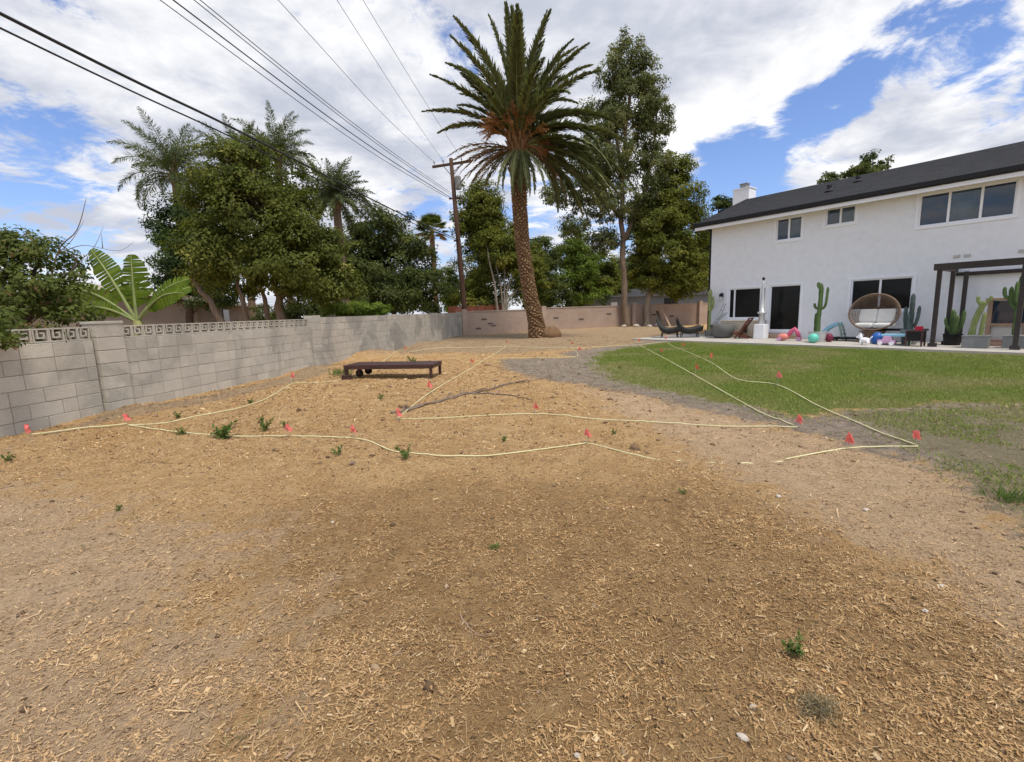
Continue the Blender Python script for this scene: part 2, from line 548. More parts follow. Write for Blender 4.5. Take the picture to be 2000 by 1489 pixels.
M_nroof = mat('tan_roof', (0.22, 0.19, 0.16), (0.16, 0.14, 0.12), 2, 0.95, 0.4, 20)
M_greysiding = mat('grey_siding', (0.24, 0.265, 0.29), (0.20, 0.22, 0.245), 1, 0.85)
M_rust = mat('rust_boards', (0.24, 0.085, 0.05), (0.17, 0.06, 0.04), 2, 0.9, objrand=0.1)
M_flag = mat('pink_flag_vinyl', (1.0, 0.29, 0.25), (0.98, 0.26, 0.22), 9, 0.5, trans=0.45)
M_flagold = mat('orange_flag_vinyl', (0.95, 0.28, 0.15), (0.90, 0.24, 0.13), 9, 0.5, trans=0.45)
M_rope = mat('pale_yellow_string', (0.72, 0.68, 0.40), (0.62, 0.58, 0.32), 6, 0.9)
M_wirestake = mat('stake_wire', (0.5, 0.49, 0.46), None, 5, 0.5)
M_stone = mat('pale_stone', (0.56, 0.50, 0.42), (0.44, 0.38, 0.31), 20, 0.9, 0.4, 60)
M_stick = mat('dead_stick', (0.25, 0.19, 0.14), (0.16, 0.12, 0.09), 10, 0.95, 0.4, 60)
M_boot = mat('frond_boot', (0.30, 0.17, 0.075), (0.17, 0.09, 0.045), 6, 0.9, 0.4, 30, objrand=0.1)
M_fruit = mat('orange_fruit_stalk', (0.31, 0.14, 0.04), (0.22, 0.10, 0.035), 9, 0.7)
M_rach = mat('frond_rib', (0.20, 0.20, 0.07), (0.14, 0.15, 0.05), 4, 0.6)

L_date = leafmat('date_palm_leaf', (0.085, 0.105, 0.046), (0.209, 0.224, 0.101), (0.357, 0.311, 0.092), 0.22)
L_dead = leafmat('dead_palm_leaf', (0.16, 0.10, 0.05), (0.30, 0.21, 0.11), None, 0.2)
L_queen = leafmat('queen_palm_leaf', (0.060, 0.084, 0.035), (0.150, 0.180, 0.075), (0.200, 0.216, 0.099), 0.28)
L_dark = leafmat('dark_tree_leaf', (0.047, 0.067, 0.020), (0.127, 0.155, 0.040), (0.211, 0.215, 0.059))
L_main = leafmat('olive_tree_leaf', (0.064, 0.083, 0.015), (0.174, 0.193, 0.041), (0.280, 0.270, 0.068))
L_ficus = leafmat('ficus_leaf', (0.030, 0.055, 0.019), (0.082, 0.123, 0.040), None)
L_euc = leafmat('grey_green_leaf', (0.087, 0.106, 0.037), (0.205, 0.219, 0.087), (0.343, 0.304, 0.123))
L_col = leafmat('column_tree_leaf', (0.082, 0.103, 0.016), (0.213, 0.224, 0.040), (0.313, 0.290, 0.060))
L_bright = leafmat('bright_leaf', (0.089, 0.142, 0.021), (0.213, 0.284, 0.048), (0.331, 0.374, 0.086), 0.35)
L_left = leafmat('mixed_leaf', (0.055, 0.080, 0.018), (0.155, 0.185, 0.045), (0.20, 0.12, 0.06), 0.35)
L_banana = leafmat('banana_leaf', (0.070, 0.120, 0.010), (0.165, 0.23, 0.026), (0.26, 0.30, 0.045), 0.42, 0.6)
L_weed = leafmat('weed_leaf', (0.085, 0.135, 0.035), (0.18, 0.25, 0.075), None, 0.35)

# ================================================================== ground


def axis(segs):
    o = [segs[0][0]]
    for (a, b, st) in segs:
        n = max(1, int(round((b - a) / st)))
        o += list(np.linspace(a, b, n + 1)[1:])
    return np.array(o)


gx = axis([(-900, -200, 175), (-200, -60, 28), (-60, -20, 4), (-20, -8, 0.6), (-8, 5, 0.055), (5, 9, 0.11), (9, 16, 0.3), (16, 60, 4), (60, 200, 28), (200, 900, 175)])
gy = axis([(-300, -40, 65), (-40, -4, 6), (-4, 0.6, 0.5), (0.6, 7, 0.05), (7, 14, 0.09), (14, 24, 0.2), (24, 38, 0.5), (38, 80, 4), (80, 300, 40), (300, 1500, 200)])
GX, GY = np.meshgrid(gx, gy)
vx, vy = GX.ravel(), GY.ravel()
vz = gz(vx, vy)
nx_, ny_ = len(gx), len(gy)
idx = np.arange(nx_ * ny_).reshape(ny_, nx_)
F = np.stack([idx[:-1, :-1].ravel(), idx[:-1, 1:].ravel(), idx[1:, 1:].ravel(), idx[1:, :-1].ravel()], 1)


def zones(x, y):
    z = {}
    z['pale'] = np.maximum(soft(x, y, ZONE['paleR'], 0.7), soft(x, y, ZONE['paleL'], 1.1))
    z['grey'] = np.maximum(soft(x, y, ZONE['grey'], 0.55), soft(x, y, ZONE['greyfar'], 0.8))
    z['green'] = soft(x, y, ZONE['green'], 0.45)
    z['dark'] = soft(x, y, ZONE['dark'], 1.0)
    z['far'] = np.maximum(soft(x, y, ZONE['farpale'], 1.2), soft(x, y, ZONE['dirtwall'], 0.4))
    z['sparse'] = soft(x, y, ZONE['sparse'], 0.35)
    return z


zn = zones(vx, vy)
out_yard = np.clip((np.hypot(vx - 3, vy - 12) - 26) / 8, 0, 1)
zn['far'] = np.maximum(zn['far'], out_yard)

MG = bpy.data.materials.new('yard_soil')
MG.use_nodes = True
t = MG.node_tree
b = t.nodes['Principled BSDF']
b.inputs['Roughness'].default_value = 0.95
b.inputs['Specular IOR Level'].default_value = 0.1
ob = nn(t, 'ShaderNodeTexCoord').outputs['Object']
za = nn(t, 'ShaderNodeSeparateColor', {0: nn(t, 'ShaderNodeAttribute', attribute_name='zone_a').outputs['Color']})
zb = nn(t, 'ShaderNodeSeparateColor', {0: nn(t, 'ShaderNodeAttribute', attribute_name='zone_b').outputs['Color']})
nA = noise(t, ob, 1.1, 6, 0.6, 0.3)
nB = noise(t, ob, 5.5, 8, 0.65, 0.3)
nC = noise(t, ob, 38.0, 6, 0.7)
nD = noise(t, nn(t, 'ShaderNodeMapping', {0: ob, 3: (1, 1.0, 1)}).outputs[0], 120.0, 3, 0.6)
nw = mth(t, 'ADD', mth(t, 'MULTIPLY', nA, 0.35), mth(t, 'MULTIPLY', nB, 0.65))


def zmask(s, amt=0.75, lo=0.36, hi=0.64):
    v = mth(t, 'ADD', s, mth(t, 'MULTIPLY', mth(t, 'SUBTRACT', nw, 0.5), amt * 2))
    edge = mth(t, 'MULTIPLY', sstep(t, s, 0.0, 0.15), 1.0)
    return mth(t, 'MULTIPLY', sstep(t, v, lo, hi), edge)


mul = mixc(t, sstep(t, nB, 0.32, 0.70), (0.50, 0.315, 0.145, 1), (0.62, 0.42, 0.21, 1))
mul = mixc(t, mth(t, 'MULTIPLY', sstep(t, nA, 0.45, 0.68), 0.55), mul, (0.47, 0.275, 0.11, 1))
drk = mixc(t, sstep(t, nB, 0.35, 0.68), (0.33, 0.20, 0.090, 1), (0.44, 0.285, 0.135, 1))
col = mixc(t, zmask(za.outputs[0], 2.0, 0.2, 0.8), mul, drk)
pal = mixc(t, sstep(t, nB, 0.35, 0.65), (0.60, 0.43, 0.265, 1), (0.50, 0.35, 0.21, 1))
col = mixc(t, zmask(za.outputs[1], 1.3, 0.3, 0.7), col, pal)
far = mixc(t, sstep(t, nB, 0.35, 0.65), (0.44, 0.32, 0.195, 1), (0.34, 0.245, 0.148, 1))
col = mixc(t, zmask(za.outputs[2], 1.2, 0.3, 0.7), col, far)
gry = mixc(t, sstep(t, nB, 0.38, 0.62), (0.35, 0.29, 0.225, 1), (0.25, 0.205, 0.157, 1))
col = mixc(t, zmask(zb.outputs[0], 0.9, 0.3, 0.7), col, gry)
grn = mixc(t, sstep(t, nA, 0.38, 0.62), (0.15, 0.19, 0.045, 1), (0.20, 0.20, 0.062, 1))
col = mixc(t, zmask(zb.outputs[1], 1.0), col, grn)
col = mixc(t, mth(t, 'MULTIPLY', zmask(zb.outputs[2], 1.2), 0.6), col, (0.22, 0.20, 0.10, 1))
col = mixc(t, mth(t, 'MULTIPLY', sstep(t, nC, 0.50, 0.66), 0.75), col, mixc(t, 1.0, col, (0.50, 0.45, 0.40, 1), 'MULTIPLY'))
col = mixc(t, mth(t, 'MULTIPLY', sstep(t, nD, 0.60, 0.78), 0.45), col, mixc(t, 1.0, col, (1.5, 1.5, 1.5, 1), 'MULTIPLY'))
t.links.new(col, b.inputs['Base Color'])
hsum = mth(t, 'ADD', mth(t, 'MULTIPLY', nC, 0.7), mth(t, 'MULTIPLY', nD, 0.4))
bp = nn(t, 'ShaderNodeBump', {'Strength': 1.0, 'Distance': 0.05, 'Height': hsum})
t.links.new(bp.outputs[0], b.inputs['Normal'])
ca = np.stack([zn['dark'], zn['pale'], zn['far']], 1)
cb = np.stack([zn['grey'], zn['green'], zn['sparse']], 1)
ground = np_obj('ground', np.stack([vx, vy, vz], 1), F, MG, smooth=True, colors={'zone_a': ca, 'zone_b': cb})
tag(ground, 'tan dry mulch and dirt yard ground', 'ground', kind='structure')

# patio slab along the house
HA = np.array([8.9, 20.75])
HD = np.array([0.6, -0.8])
HN = np.array([-0.8, -0.6])
HRZ = math.atan2(-0.8, 0.6)


def hp(s, n, z=0.0):
    p = HA + HD * s + HN * n
    return (float(p[0]), float(p[1]), z)


pm = MB()
pts = [(-1.9, -3.0), (16, -3.25), (16, -0.02), (-0.02, -0.02), (-0.02, 1.0), (-1.9, 1.0)]
n = len(pts)
pm.add([(x, y, 0.035) for x, y in pts] + [(x, y, -0.2) for x, y in pts], [tuple(range(n)), tuple(range(2 * n - 1, n - 1, -1))] + [(i, i + n, (i + 1) % n + n, (i + 1) % n) for i in range(n)])
patio = pm.build('patio', M_conc)
patio.location = (8.9, 20.75, 0)
patio.rotation_euler = (0, 0, HRZ)
tag(patio, 'pale concrete patio slab in front of the white house', 'patio', kind='structure')

# ================================================================== grey block wall on the left
WALL_RZ = math.atan2(22.26, 3.30)
wall = thing('concrete_block_wall', 'long grey concrete block wall with key-pattern top course along the yard', 'wall', (-6.36, 7.08, 0.0), WALL_RZ)


def block_mesh(name, L, T, H, ch, material):
    bm = bmesh.new()
    bmesh.ops.create_cube(bm, size=1.0)
    bmesh.ops.scale(bm, vec=(L, T, H), verts=bm.verts)
    bmesh.ops.bevel(bm, geom=list(bm.edges), offset=ch, segments=1, affect='EDGES')
    me = bpy.data.meshes.new(name)
    bm.to_mesh(me)
    bm.free()
    me.materials.append(material)
    return me


BH = 0.203
bk_full = block_mesh('block', 0.398, 0.15, 0.195, 0.004, M_gray_block)
bk_half = block_mesh('block', 0.195, 0.15, 0.195, 0.004, M_gray_block)
bs_full = block_mesh('block', 0.398, 0.15, 0.195, 0.004, M_stain_block)
bs_half = block_mesh('block', 0.195, 0.15, 0.195, 0.004, M_stain_block)
pl_blk = block_mesh('pillar_block', 0.43, 0.25, 0.197, 0.006, M_gray_block)
ps_blk = block_mesh('pillar_block', 0.43, 0.25, 0.197, 0.006, M_stain_block)

# key-pattern screen block: rails, posts and two square hooks with open slots
kb = MB()
kb.bb(-0.199, 0.199, -0.05, 0.05, -0.098, -0.078)
kb.bb(-0.199, 0.199, -0.05, 0.05, 0.078, 0.098)
for cx in (-0.1, 0.1):
    kb.bb(cx - 0.098, cx - 0.080, -0.049, 0.049, -0.0775, 0.0775)
    kb.bb(cx + 0.082, cx + 0.098, -0.049, 0.049, -0.0775, 0.0775)
    kb.bb(cx - 0.052, cx - 0.030, -0.048, 0.048, -0.045, 0.0775)
    kb.bb(cx - 0.0295, cx + 0.052, -0.047, 0.047, -0.045, -0.022)
    kb.bb(cx + 0.030, cx + 0.052, -0.048, 0.048, -0.0215, 0.045)
    kb.bb(cx - 0.005, cx + 0.0295, -0.047, 0.047, 0.022, 0.045)
key_me = kb.mesh('screen_block', M_gray_block)

Z0 = -0.05
far_mb = MB()
nblk = 0
for si, (s0, s1, dz, stained) in enumerate([(-3.62, -0.02, 0.0, False), (0.45, 5.80, 0.0, False), (6.26, 11.62, 0.045, True), (11.88, 17.1, 0.055, True), (17.34, 22.3, 0.06, True)]):
    core = MB()
    core.bb(s0, s1, 0.008, 0.142, -0.3, Z0 + 6 * BH + dz - 0.004)
    core.build('mortar_core', M_mortar, wall)
    rr = random.Random(si)
    for c in range(-1, 6):
        z = Z0 + (c + 0.5) * BH + dz
        x = s0 + 0.002 - (0.2 if c % 2 else 0)
        while x < s1 - 0.03:
            half = rr.random() < 0.16
            L = 0.203 if half else 0.406
            a, b_ = max(x, s0), min(x + L, s1)
            x += L
            if b_ - a < 0.05:
                continue
            half = (b_ - a) < 0.3
            w = (b_ - a - 0.008) / (0.195 if half else 0.398)
            cx = (a + b_) / 2
            jy = 0.075 + rr.uniform(-0.0025, 0.0025)
            if si < 4 and nblk < 300 and c >= 0:
                me = (bs_half if half else bs_full) if stained else (bk_half if half else bk_full)
                share(me, 'block', wall, (cx, jy, z), sc=(w, 1, 1))
                nblk += 1
            else:
                far_mb.box((cx, jy, z), (b_ - a - 0.008, 0.15, 0.195))
    # top course
    zt = Z0 + 6.5 * BH + dz
    nb = int((s1 - s0) / 0.406)
    for k in range(nb + 1):
        w = 1.0
        cx = s0 + 0.203 + k * 0.406
        if cx + 0.2 > s1:
            w = (s1 - (cx - 0.203)) / 0.406
            if w < 0.2:
                continue
            cx = cx - 0.203 + w * 0.203
        if si < 2:
            share(key_me, 'screen_block', wall, (cx, 0.075, zt), sc=(w * 0.995, 1, 1))
        else:
            share(bs_full, 'cap_block', wall, (cx, 0.083, zt - 0.006), sc=(w * 0.99, 0.86, 0.93))
o = far_mb.build('far_blocks', M_stain_block, wall)
o['kind'] = 'stuff'
for (s, top, stained, wd) in ((0.215, 1.40, False, 1.0), (6.03, 1.455, True, 1.0), (11.75, 1.43, True, 0.55), (17.22, 1.44, True, 0.5)):
    pil = MB()
    pil.bb(s - 0.20 * wd, s + 0.20 * wd, -0.045, 0.17, -0.3, top - 0.02)
    p = pil.build('pillar', M_mortar, wall)
    for k in range(8):
        z = top - (k + 0.5) * BH
        share(ps_blk if stained else pl_blk, 'pillar_block', p, (s + random.uniform(-.003, .003), 0.065, z), sc=(wd, 1, 1))
    if not stained:
        cp = MB()
        cp.bb(s - 0.225, s + 0.225, -0.07, 0.20, top + 0.001, top + 0.045)
        cp.build('pillar_cap', M_gray_block, p, bevel=0.006)
endp = MB()
endp.bb(22.3, 22.46, -0.02, 0.16, -0.3, 1.47)
endp.build('end_post', M_stain_block, wall)

# ================================================================== pink block wall at the back
BW = [(-3.02, 29.55), (2.35, 32.0), (15.5, 35.2)]
bw = thing('pink_block_wall', 'tan pink slump block wall across the back of the yard', 'wall', (-3.02, 29.55, 0))
for i in range(2):
    ax, ay = BW[i]
    bx, by = BW[i + 1]
    L = math.hypot(bx - ax, by - ay)
    ang = math.atan2(by - ay, bx - ax)
    H = (1.50, 1.58)[i]
    # courses of block panels, each row slightly uneven
    rr = random.Random(40 + i)
    x = 0.0
    core = MB()
    core.bb(0, L, 0.01, 0.14, -0.2, H - 0.06)
    o = core.build('wall_core', M_mortar, bw)
    o.location = (ax + 3.02, ay - 29.55, 0)
    o.rotation_euler = (0, 0, ang)
    nrow = 10
    slots = {0: [(3, 2), (5, 4), (4, 6), (6, 3)], 1: [(3, 5), (7, 4), (12, 6), (16, 3), (21, 5), (24, 4)]}[i]
    m_ = MB()
    sl = MB()
    bl = 0.42
    for r_ in range(nrow):
        z0 = r_ * (H - 0.06) / nrow
        z1 = (r_ + 1) * (H - 0.06) / nrow
        x = -0.21 if r_ % 2 else 0.0
        k = 0
        while x < L:
            a, e = max(0, x), min(L, x + bl)
            x += bl
            k += 1
            if e - a < 0.06:
                continue
            if (k, r_) in slots:
                sl.bb(a + 0.03, e - 0.03, 0.004, 0.0095, z0 + 0.02, z1 - 0.02)
                continue
            dy = rr.uniform(-0.006, 0.004)
            m_.bb(a + 0.003, e - 0.003, dy, 0.05, z0 + 0.003, z1 - 0.003)
    o = m_.build('block_face', M_pink, bw)
    o['kind'] = 'stuff'
    o.location = (ax + 3.02, ay - 29.55, 0)
    o.rotation_euler = (0, 0, ang)
    o = sl.build('dark_slot', M_pinkdark, bw)
    o.location = (ax + 3.02, ay - 29.55, 0)
    o.rotation_euler = (0, 0, ang)
    nc = int(L / 1.2)
    for k in range(nc):
        c_ = MB()
        c_.bb(k * L / nc + 0.004, (k + 1) * L / nc - 0.004, -0.03, 0.17, H - 0.058, H)
        o = c_.build('cap_stone', M_pink, bw)
        o.location = (ax + 3.02, ay - 29.55, 0)
        o.rotation_euler = (0, 0, ang)
for (px_, py_, hh) in ((-2.9, 29.5, 1.62), (2.3, 31.9, 1.68), (8.9, 33.55, 1.72), (14.2, 34.8, 1.72)):
    q = MB()
    q.box((px_ + 3.02, py_ - 29.55, hh / 2 - 0.05), (0.3, 0.3, hh + 0.1), (0, 0, 0.3))
    q.build('pillar', M_pink, bw, bevel=0.01)

# ================================================================== the white two-storey house
house = thing('two_storey_house', 'white stucco two-storey house with dark grey shingle roof', 'house', (8.9, 20.75, 0), HRZ)
OPEN = {'w1': (2.66, 3.58, 3.78, 4.62), 'w2': (4.34, 5.26, 4.08, 4.68), 'w3': (6.94, 9.06, 3.64, 4.62), 'g1': (0.86, 2.40, 0.80, 2.06), 'd1': (2.54, 3.70, 0.30, 2.10), 'g2': (5.28, 6.98, 1.04, 2.12), 'w5': (11.2, 13.0, 3.64, 4.62)}
WL, WH, WD = 15.0, 4.78, 8.0


def holed(x0, x1, z0, z1, holes, t_):
    mb = MB()
    xs = sorted({x0, x1} | {h[0] for h in holes} | {h[1] for h in holes})
    zs = sorted({z0, z1} | {h[2] for h in holes} | {h[3] for h in holes})
    for i in range(len(xs) - 1):
        for j in range(len(zs) - 1):
            cx, cz = (xs[i] + xs[i + 1]) / 2, (zs[j] + zs[j + 1]) / 2
            if any(h[0] < cx < h[1] and h[2] < cz < h[3] for h in holes):
                continue
            mb.add([(xs[i], 0, zs[j]), (xs[i + 1], 0, zs[j]), (xs[i + 1], 0, zs[j + 1]), (xs[i], 0, zs[j + 1])], [(0, 1, 2, 3)])
    for (a, e, c, d) in holes:
        mb.add([(a, 0, c), (e, 0, c), (e, 0, d), (a, 0, d), (a, t_, c), (e, t_, c), (e, t_, d), (a, t_, d)], [(0, 4, 5, 1), (1, 5, 6, 2), (2, 6, 7, 3), (3, 7, 4, 0)])
    return mb


fm = holed(0, WL, -0.1, WH, list(OPEN.values()), 0.14)
fm.build('front_wall', M_stucco, house)
sw = MB()
RZ, RY = 6.30, 4.0
sw.add([(0, 0, -0.1), (0, WD, -0.1), (0, WD, WH), (0, RY, RZ), (0, 0, WH)], [(4, 3, 2, 1, 0)])
sw.add([(0, WD, -0.1), (WL, WD, -0.1), (WL, WD, WH), (0, WD, WH)], [(3, 2, 1, 0)])
sw.add([(WL, 0, -0.1), (WL, WD, -0.1), (WL, WD, WH), (WL, RY, RZ), (WL, 0, WH)], [(0, 1, 2, 3, 4)])
sw.build('side_wall', M_stucco, house)
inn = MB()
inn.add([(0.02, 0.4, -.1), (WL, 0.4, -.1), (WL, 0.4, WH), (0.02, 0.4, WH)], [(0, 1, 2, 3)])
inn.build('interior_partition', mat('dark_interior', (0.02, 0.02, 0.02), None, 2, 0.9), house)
rf = MB()
ov = 0.52
slope = (RZ + 0.16 - 4.86) / (RY + ov)
for sgn in (1, -1):
    ye = -ov if sgn > 0 else 2 * RY + ov
    a = [(-0.5, ye, 4.86), (WL + .5, ye, 4.86), (WL + .5, RY, RZ + 0.16), (-0.5, RY, RZ + 0.16)]
    lo = [(x, y, z - 0.14) for x, y, z in a]
    rf.add(a + lo, [(0, 1, 2, 3) if sgn > 0 else (3, 2, 1, 0), (7, 6, 5, 4) if sgn > 0 else (4, 5, 6, 7), (0, 4, 5, 1), (1, 5, 6, 2), (3, 2, 6, 7), (0, 3, 7, 4)])
roof = rf.build('roof', M_roof, house)
# shingle courses: thin overlapping rows down the front slope
shm = MB()
nrow = 26
for k in range(nrow):
    y0 = -ov + (RY + ov) * k / nrow
    y1 = -ov + (RY + ov) * (k + 1) / nrow + 0.02
    za_ = 4.86 + slope * (y0 + ov)
    zb_ = 4.86 + slope * (y1 + ov)
    shm.add([(-0.52, y0, za_ + 0.020), (WL + .5, y0, za_ + 0.020), (WL + .5, y1, zb_ + 0.006), (-0.52, y1, zb_ + 0.006), (-0.52, y0, za_ + 0.002), (WL + .5, y0, za_ + 0.002)], [(0, 1, 2, 3), (4, 5, 1, 0)])
o = shm.build('shingle_courses', M_roof, roof)
o['kind'] = 'stuff'
g = MB()
g.bb(-0.54, WL + .5, -ov - 0.10, -ov - 0.004, 4.755, 4.90)
g.build('gutter', M_black, house, bevel=0.012)
g = MB()
g.bb(-0.50, WL + .5, -ov + 0.0, -ov + 0.03, 4.60, 4.752)
g.build('fascia', M_white, house)
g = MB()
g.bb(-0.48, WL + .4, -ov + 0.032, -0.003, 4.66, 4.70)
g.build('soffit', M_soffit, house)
g = MB()
for sgn in (1,):
    g.add([(-0.53, -ov - 0.02, 4.70), (-0.53, RY, RZ + 0.02), (-0.53, RY, RZ + 0.19), (-0.53, -ov - 0.02, 4.89), (-0.495, -ov - 0.02, 4.70), (-0.495, RY, RZ + 0.02), (-0.495, RY, RZ + 0.19), (-0.495, -ov - 0.02, 4.89)], [(0, 3, 2, 1), (4, 5, 6, 7), (0, 1, 5, 4), (3, 7, 6, 2), (0, 4, 7, 3), (1, 2, 6, 5)])
g.build('rake_board', M_black, house)
g = MB()
g.bb(-0.10, -0.02, 0.02, 0.10, 0.1, 4.60)
g.beam((-0.06, 0.06, 4.60), (-0.30, -0.50, 4.76), 0.07, 0.07)
g.build('downspout', M_black, house)
# plumbing vents on roof
for (s_, y_, h_) in ((3.9, 1.4, 0.20), (4.5, 2.4, 0.16)):
    zz_ = 4.86 + slope * (y_ + ov)
    v_ = MB()
    v_.lathe([(0.07, -0.05), (0.07, h_), (0.09, h_), (0.09, h_ + 0.05)], 10, (s_, y_, zz_))
    v_.lathe([(0.16, 0.015), (0.09, 0.09)], 10, (s_, y_, zz_))
    v_.build('vent_pipe', M_roof, roof)
ch = MB()
ch.bb(-1.38, -0.58, 4.25, 4.95, -0.1, 7.06)
chim = ch.build('chimney', M_white, house)
ch = MB()
ch.bb(-1.41, -0.55, 4.22, 4.98, 7.063, 7.11)
ch.build('chimney_crown', M_white, chim)
ch = MB()
ch.bb(-1.14, -0.82, 4.45, 4.75, 7.112, 7.32)
ch.bb(-1.17, -0.79, 4.42, 4.78, 7.322, 7.36)
ch.build('flue_cap', M_greyconc, chim)


def window(name, rect, panes, glass, trim=0.075, fr=0.05, door=False):
    x0, x1, z0, z1 = rect
    f_ = MB()
    # outer trim, proud of the wall
    f_.bb(x0 - trim, x0 + 0.004, -0.028, 0.02, z0 - trim, z1 + trim)
    f_.bb(x1 - 0.004, x1 + trim, -0.028, 0.02, z0 - trim, z1 + trim)
    f_.bb(x0 + 0.0045, x1 - 0.0045, -0.027, 0.02, z1 - 0.004, z1 + trim)
    f_.bb(x0 + 0.0045, x1 - 0.0045, -0.034, 0.02, z0 - trim, z0 + 0.004)
    # sash frame set back
    f_.bb(x0, x0 + fr, 0.022, 0.08, z0, z1)
    f_.bb(x1 - fr, x1, 0.022, 0.08, z0, z1)
    f_.bb(x0 + fr, x1 - fr, 0.023, 0.08, z1 - fr, z1)
    f_.bb(x0 + fr, x1 - fr, 0.023, 0.08, z0, z0 + fr)
    for q in panes[1:-1]:
        x = x0 + (x1 - x0) * q
        f_.bb(x - fr * 0.6, x + fr * 0.6, 0.018, 0.082, z0 + fr, z1 - fr)
    w = f_.build(name, M_white, house)
    for a, e in zip(panes[:-1], panes[1:]):
        p_ = MB()
        xa = x0 + (x1 - x0) * a + fr * 0.5
        xb = x0 + (x1 - x0) * e - fr * 0.5
        dy = 0.056 + 0.008 * ((panes.index(a)) % 2)
        p_.bb(xa, xb, dy, dy + 0.006, z0 + fr * .6, z1 - fr * .6)
        p_.build('pane', M_glass_refl if (glass is M_glass and panes.index(a) == 1) else glass, w)
        if glass is M_screen:
            q_ = MB()
            t1 = 0.035
            q_.bb(xa + 0.01, xa + 0.01 + t1, dy - 0.02, dy - 0.001, z0 + fr, z1 - fr)
            q_.bb(xb - 0.01 - t1, xb - 0.01, dy - 0.02, dy - 0.001, z0 + fr, z1 - fr)
            q_.bb(xa + 0.01 + t1, xb - 0.01 - t1, dy - 0.02, dy - 0.001, z0 + fr, z0 + fr + t1)
            q_.bb(xa + 0.01 + t1, xb - 0.01 - t1, dy - 0.02, dy - 0.001, z1 - fr - t1, z1 - fr)
            q_.build('screen_frame', M_black, w)
    return w


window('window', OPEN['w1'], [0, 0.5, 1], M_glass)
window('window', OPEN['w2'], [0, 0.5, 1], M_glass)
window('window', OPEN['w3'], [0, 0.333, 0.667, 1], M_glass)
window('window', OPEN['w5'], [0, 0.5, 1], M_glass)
window('window', OPEN['g1'], [0, 0.16, 0.86, 1], M_screen)
window('door', OPEN['d1'], [0, 1], M_screen, fr=0.06)
window('window', OPEN['g2'], [0, 0.49, 1], M_screen)
st = MB()
st.bb(2.5, 3.75, -0.5, -0.003, 0.036, 0.17)
st.build('door_step', M_tanwood, house, bevel=0.01)
for s_ in (7.95, 8.18, 9.3, 9.53):
    v_ = MB()
    v_.bb(s_ - 0.08, s_ + 0.08, -0.016, -0.001, 2.58, 2.68)
    for k in range(4):
        v_.box((s_, -0.022, 2.595 + k * 0.024), (0.15, 0.012, 0.006), (R(35), 0, 0))
    v_.build('wall_vent', M_soffit, house)
v_ = MB()
v_.bb(0.545, 0.62, -0.02, -0.001, 1.70, 1.90)
v_.beam((0.58, -0.02, 1.84), (0.58, -0.12, 1.86), 0.03, 0.03)
v_.lathe([(0.02, 0.16), (0.075, 0.10), (0.075, 0.02), (0.07, 0.0)], 12, (0.58, -0.13, 1.74))
lamp = v_.build('wall_lamp', M_black, house)
v_ = MB()
v_.lathe([(0.055, 0.0), (0.065, 0.08), (0.065, 0.19)], 12, (0.58, -0.13, 1.545))
v_.build('lamp_glass', M_steel, lamp)

# ================================================================== neighbouring buildings
nh = thing('neighbour_house', 'low brown neighbour house with pale fascia behind the grey wall', 'house', (-14.2, 21.8, 0), math.atan2(0.95, -0.31))
# local x runs away along the eave, local y runs left along the gable end
q = MB()
q.bb(0.5, 16, 0.5, 9.5, -0.1, 2.32)
q.add([(0.5, 0.5, 2.32), (0.5, 9.5, 2.32), (0.5, 5, 3.05)], [(0, 2, 1)])
q.build('wall', M_nwall, nh)
q = MB()
q.add([(-0.1, -0.1, 2.32), (16.4, -0.1, 2.32), (16.4, 5, 3.12), (-0.1, 5, 3.12), (-0.1, 10.1, 2.32), (16.4, 10.1, 2.32), (-0.1, -0.1, 2.42), (16.4, -0.1, 2.42), (16.4, 5, 3.24), (-0.1, 5, 3.24), (-0.1, 10.1, 2.42), (16.4, 10.1, 2.42)],
      [(6, 7, 8, 9), (9, 8, 11, 10), (3, 2, 1, 0), (4, 5, 2, 3), (0, 1, 7, 6), (5, 4, 10, 11), (1, 2, 8, 7), (2, 5, 11, 8), (0, 6, 9, 3), (3, 9, 10, 4)])
r_ = q.build('roof', M_nroof, nh)
q = MB()
q.bb(-0.14, 16.4, -0.145, -0.105, 2.24, 2.45)
q.beam((-0.13, -0.1, 2.36), (-0.13, 5, 3.18), 0.04, 0.22)
q.beam((-0.13, 5, 3.18), (-0.13, 10.1, 2.36), 0.04, 0.22)
q.build('fascia', M_fascia, r_)
q = MB()
q.bb(5.0, 6.2, 0.46, 0.496, 1.2, 2.0)
q.build('window', M_screen, nh)

gh = thing('grey_house', 'low blue-grey house seen over the pink wall between the trunks', 'house', (7.2, 45, 0), R(2))
q = MB()
q.bb(0.0, 16, 0, 7, -0.1, 2.45)
q.build('wall', M_greysiding, gh)
q = MB()
q.add([(-0.6, -0.6, 2.42), (16.6, -0.6, 2.42), (16.6, 3.5, 3.3), (-0.6, 3.5, 3.3), (-0.6, 7.6, 2.42), (16.6, 7.6, 2.42)], [(0, 1, 2, 3), (3, 2, 5, 4), (0, 3, 4), (1, 5, 2), (0, 4, 5, 1)])
q.build('roof', M_roof, gh)
q = MB()
q.bb(7.8, 9.1, -0.03, -0.004, 1.2, 2.2)
q.build('window', M_screen, gh)
q = MB()
q.bb(2.6, 3.2, -0.03, -0.004, 1.3, 1.95)
q.build('window', M_white, gh)

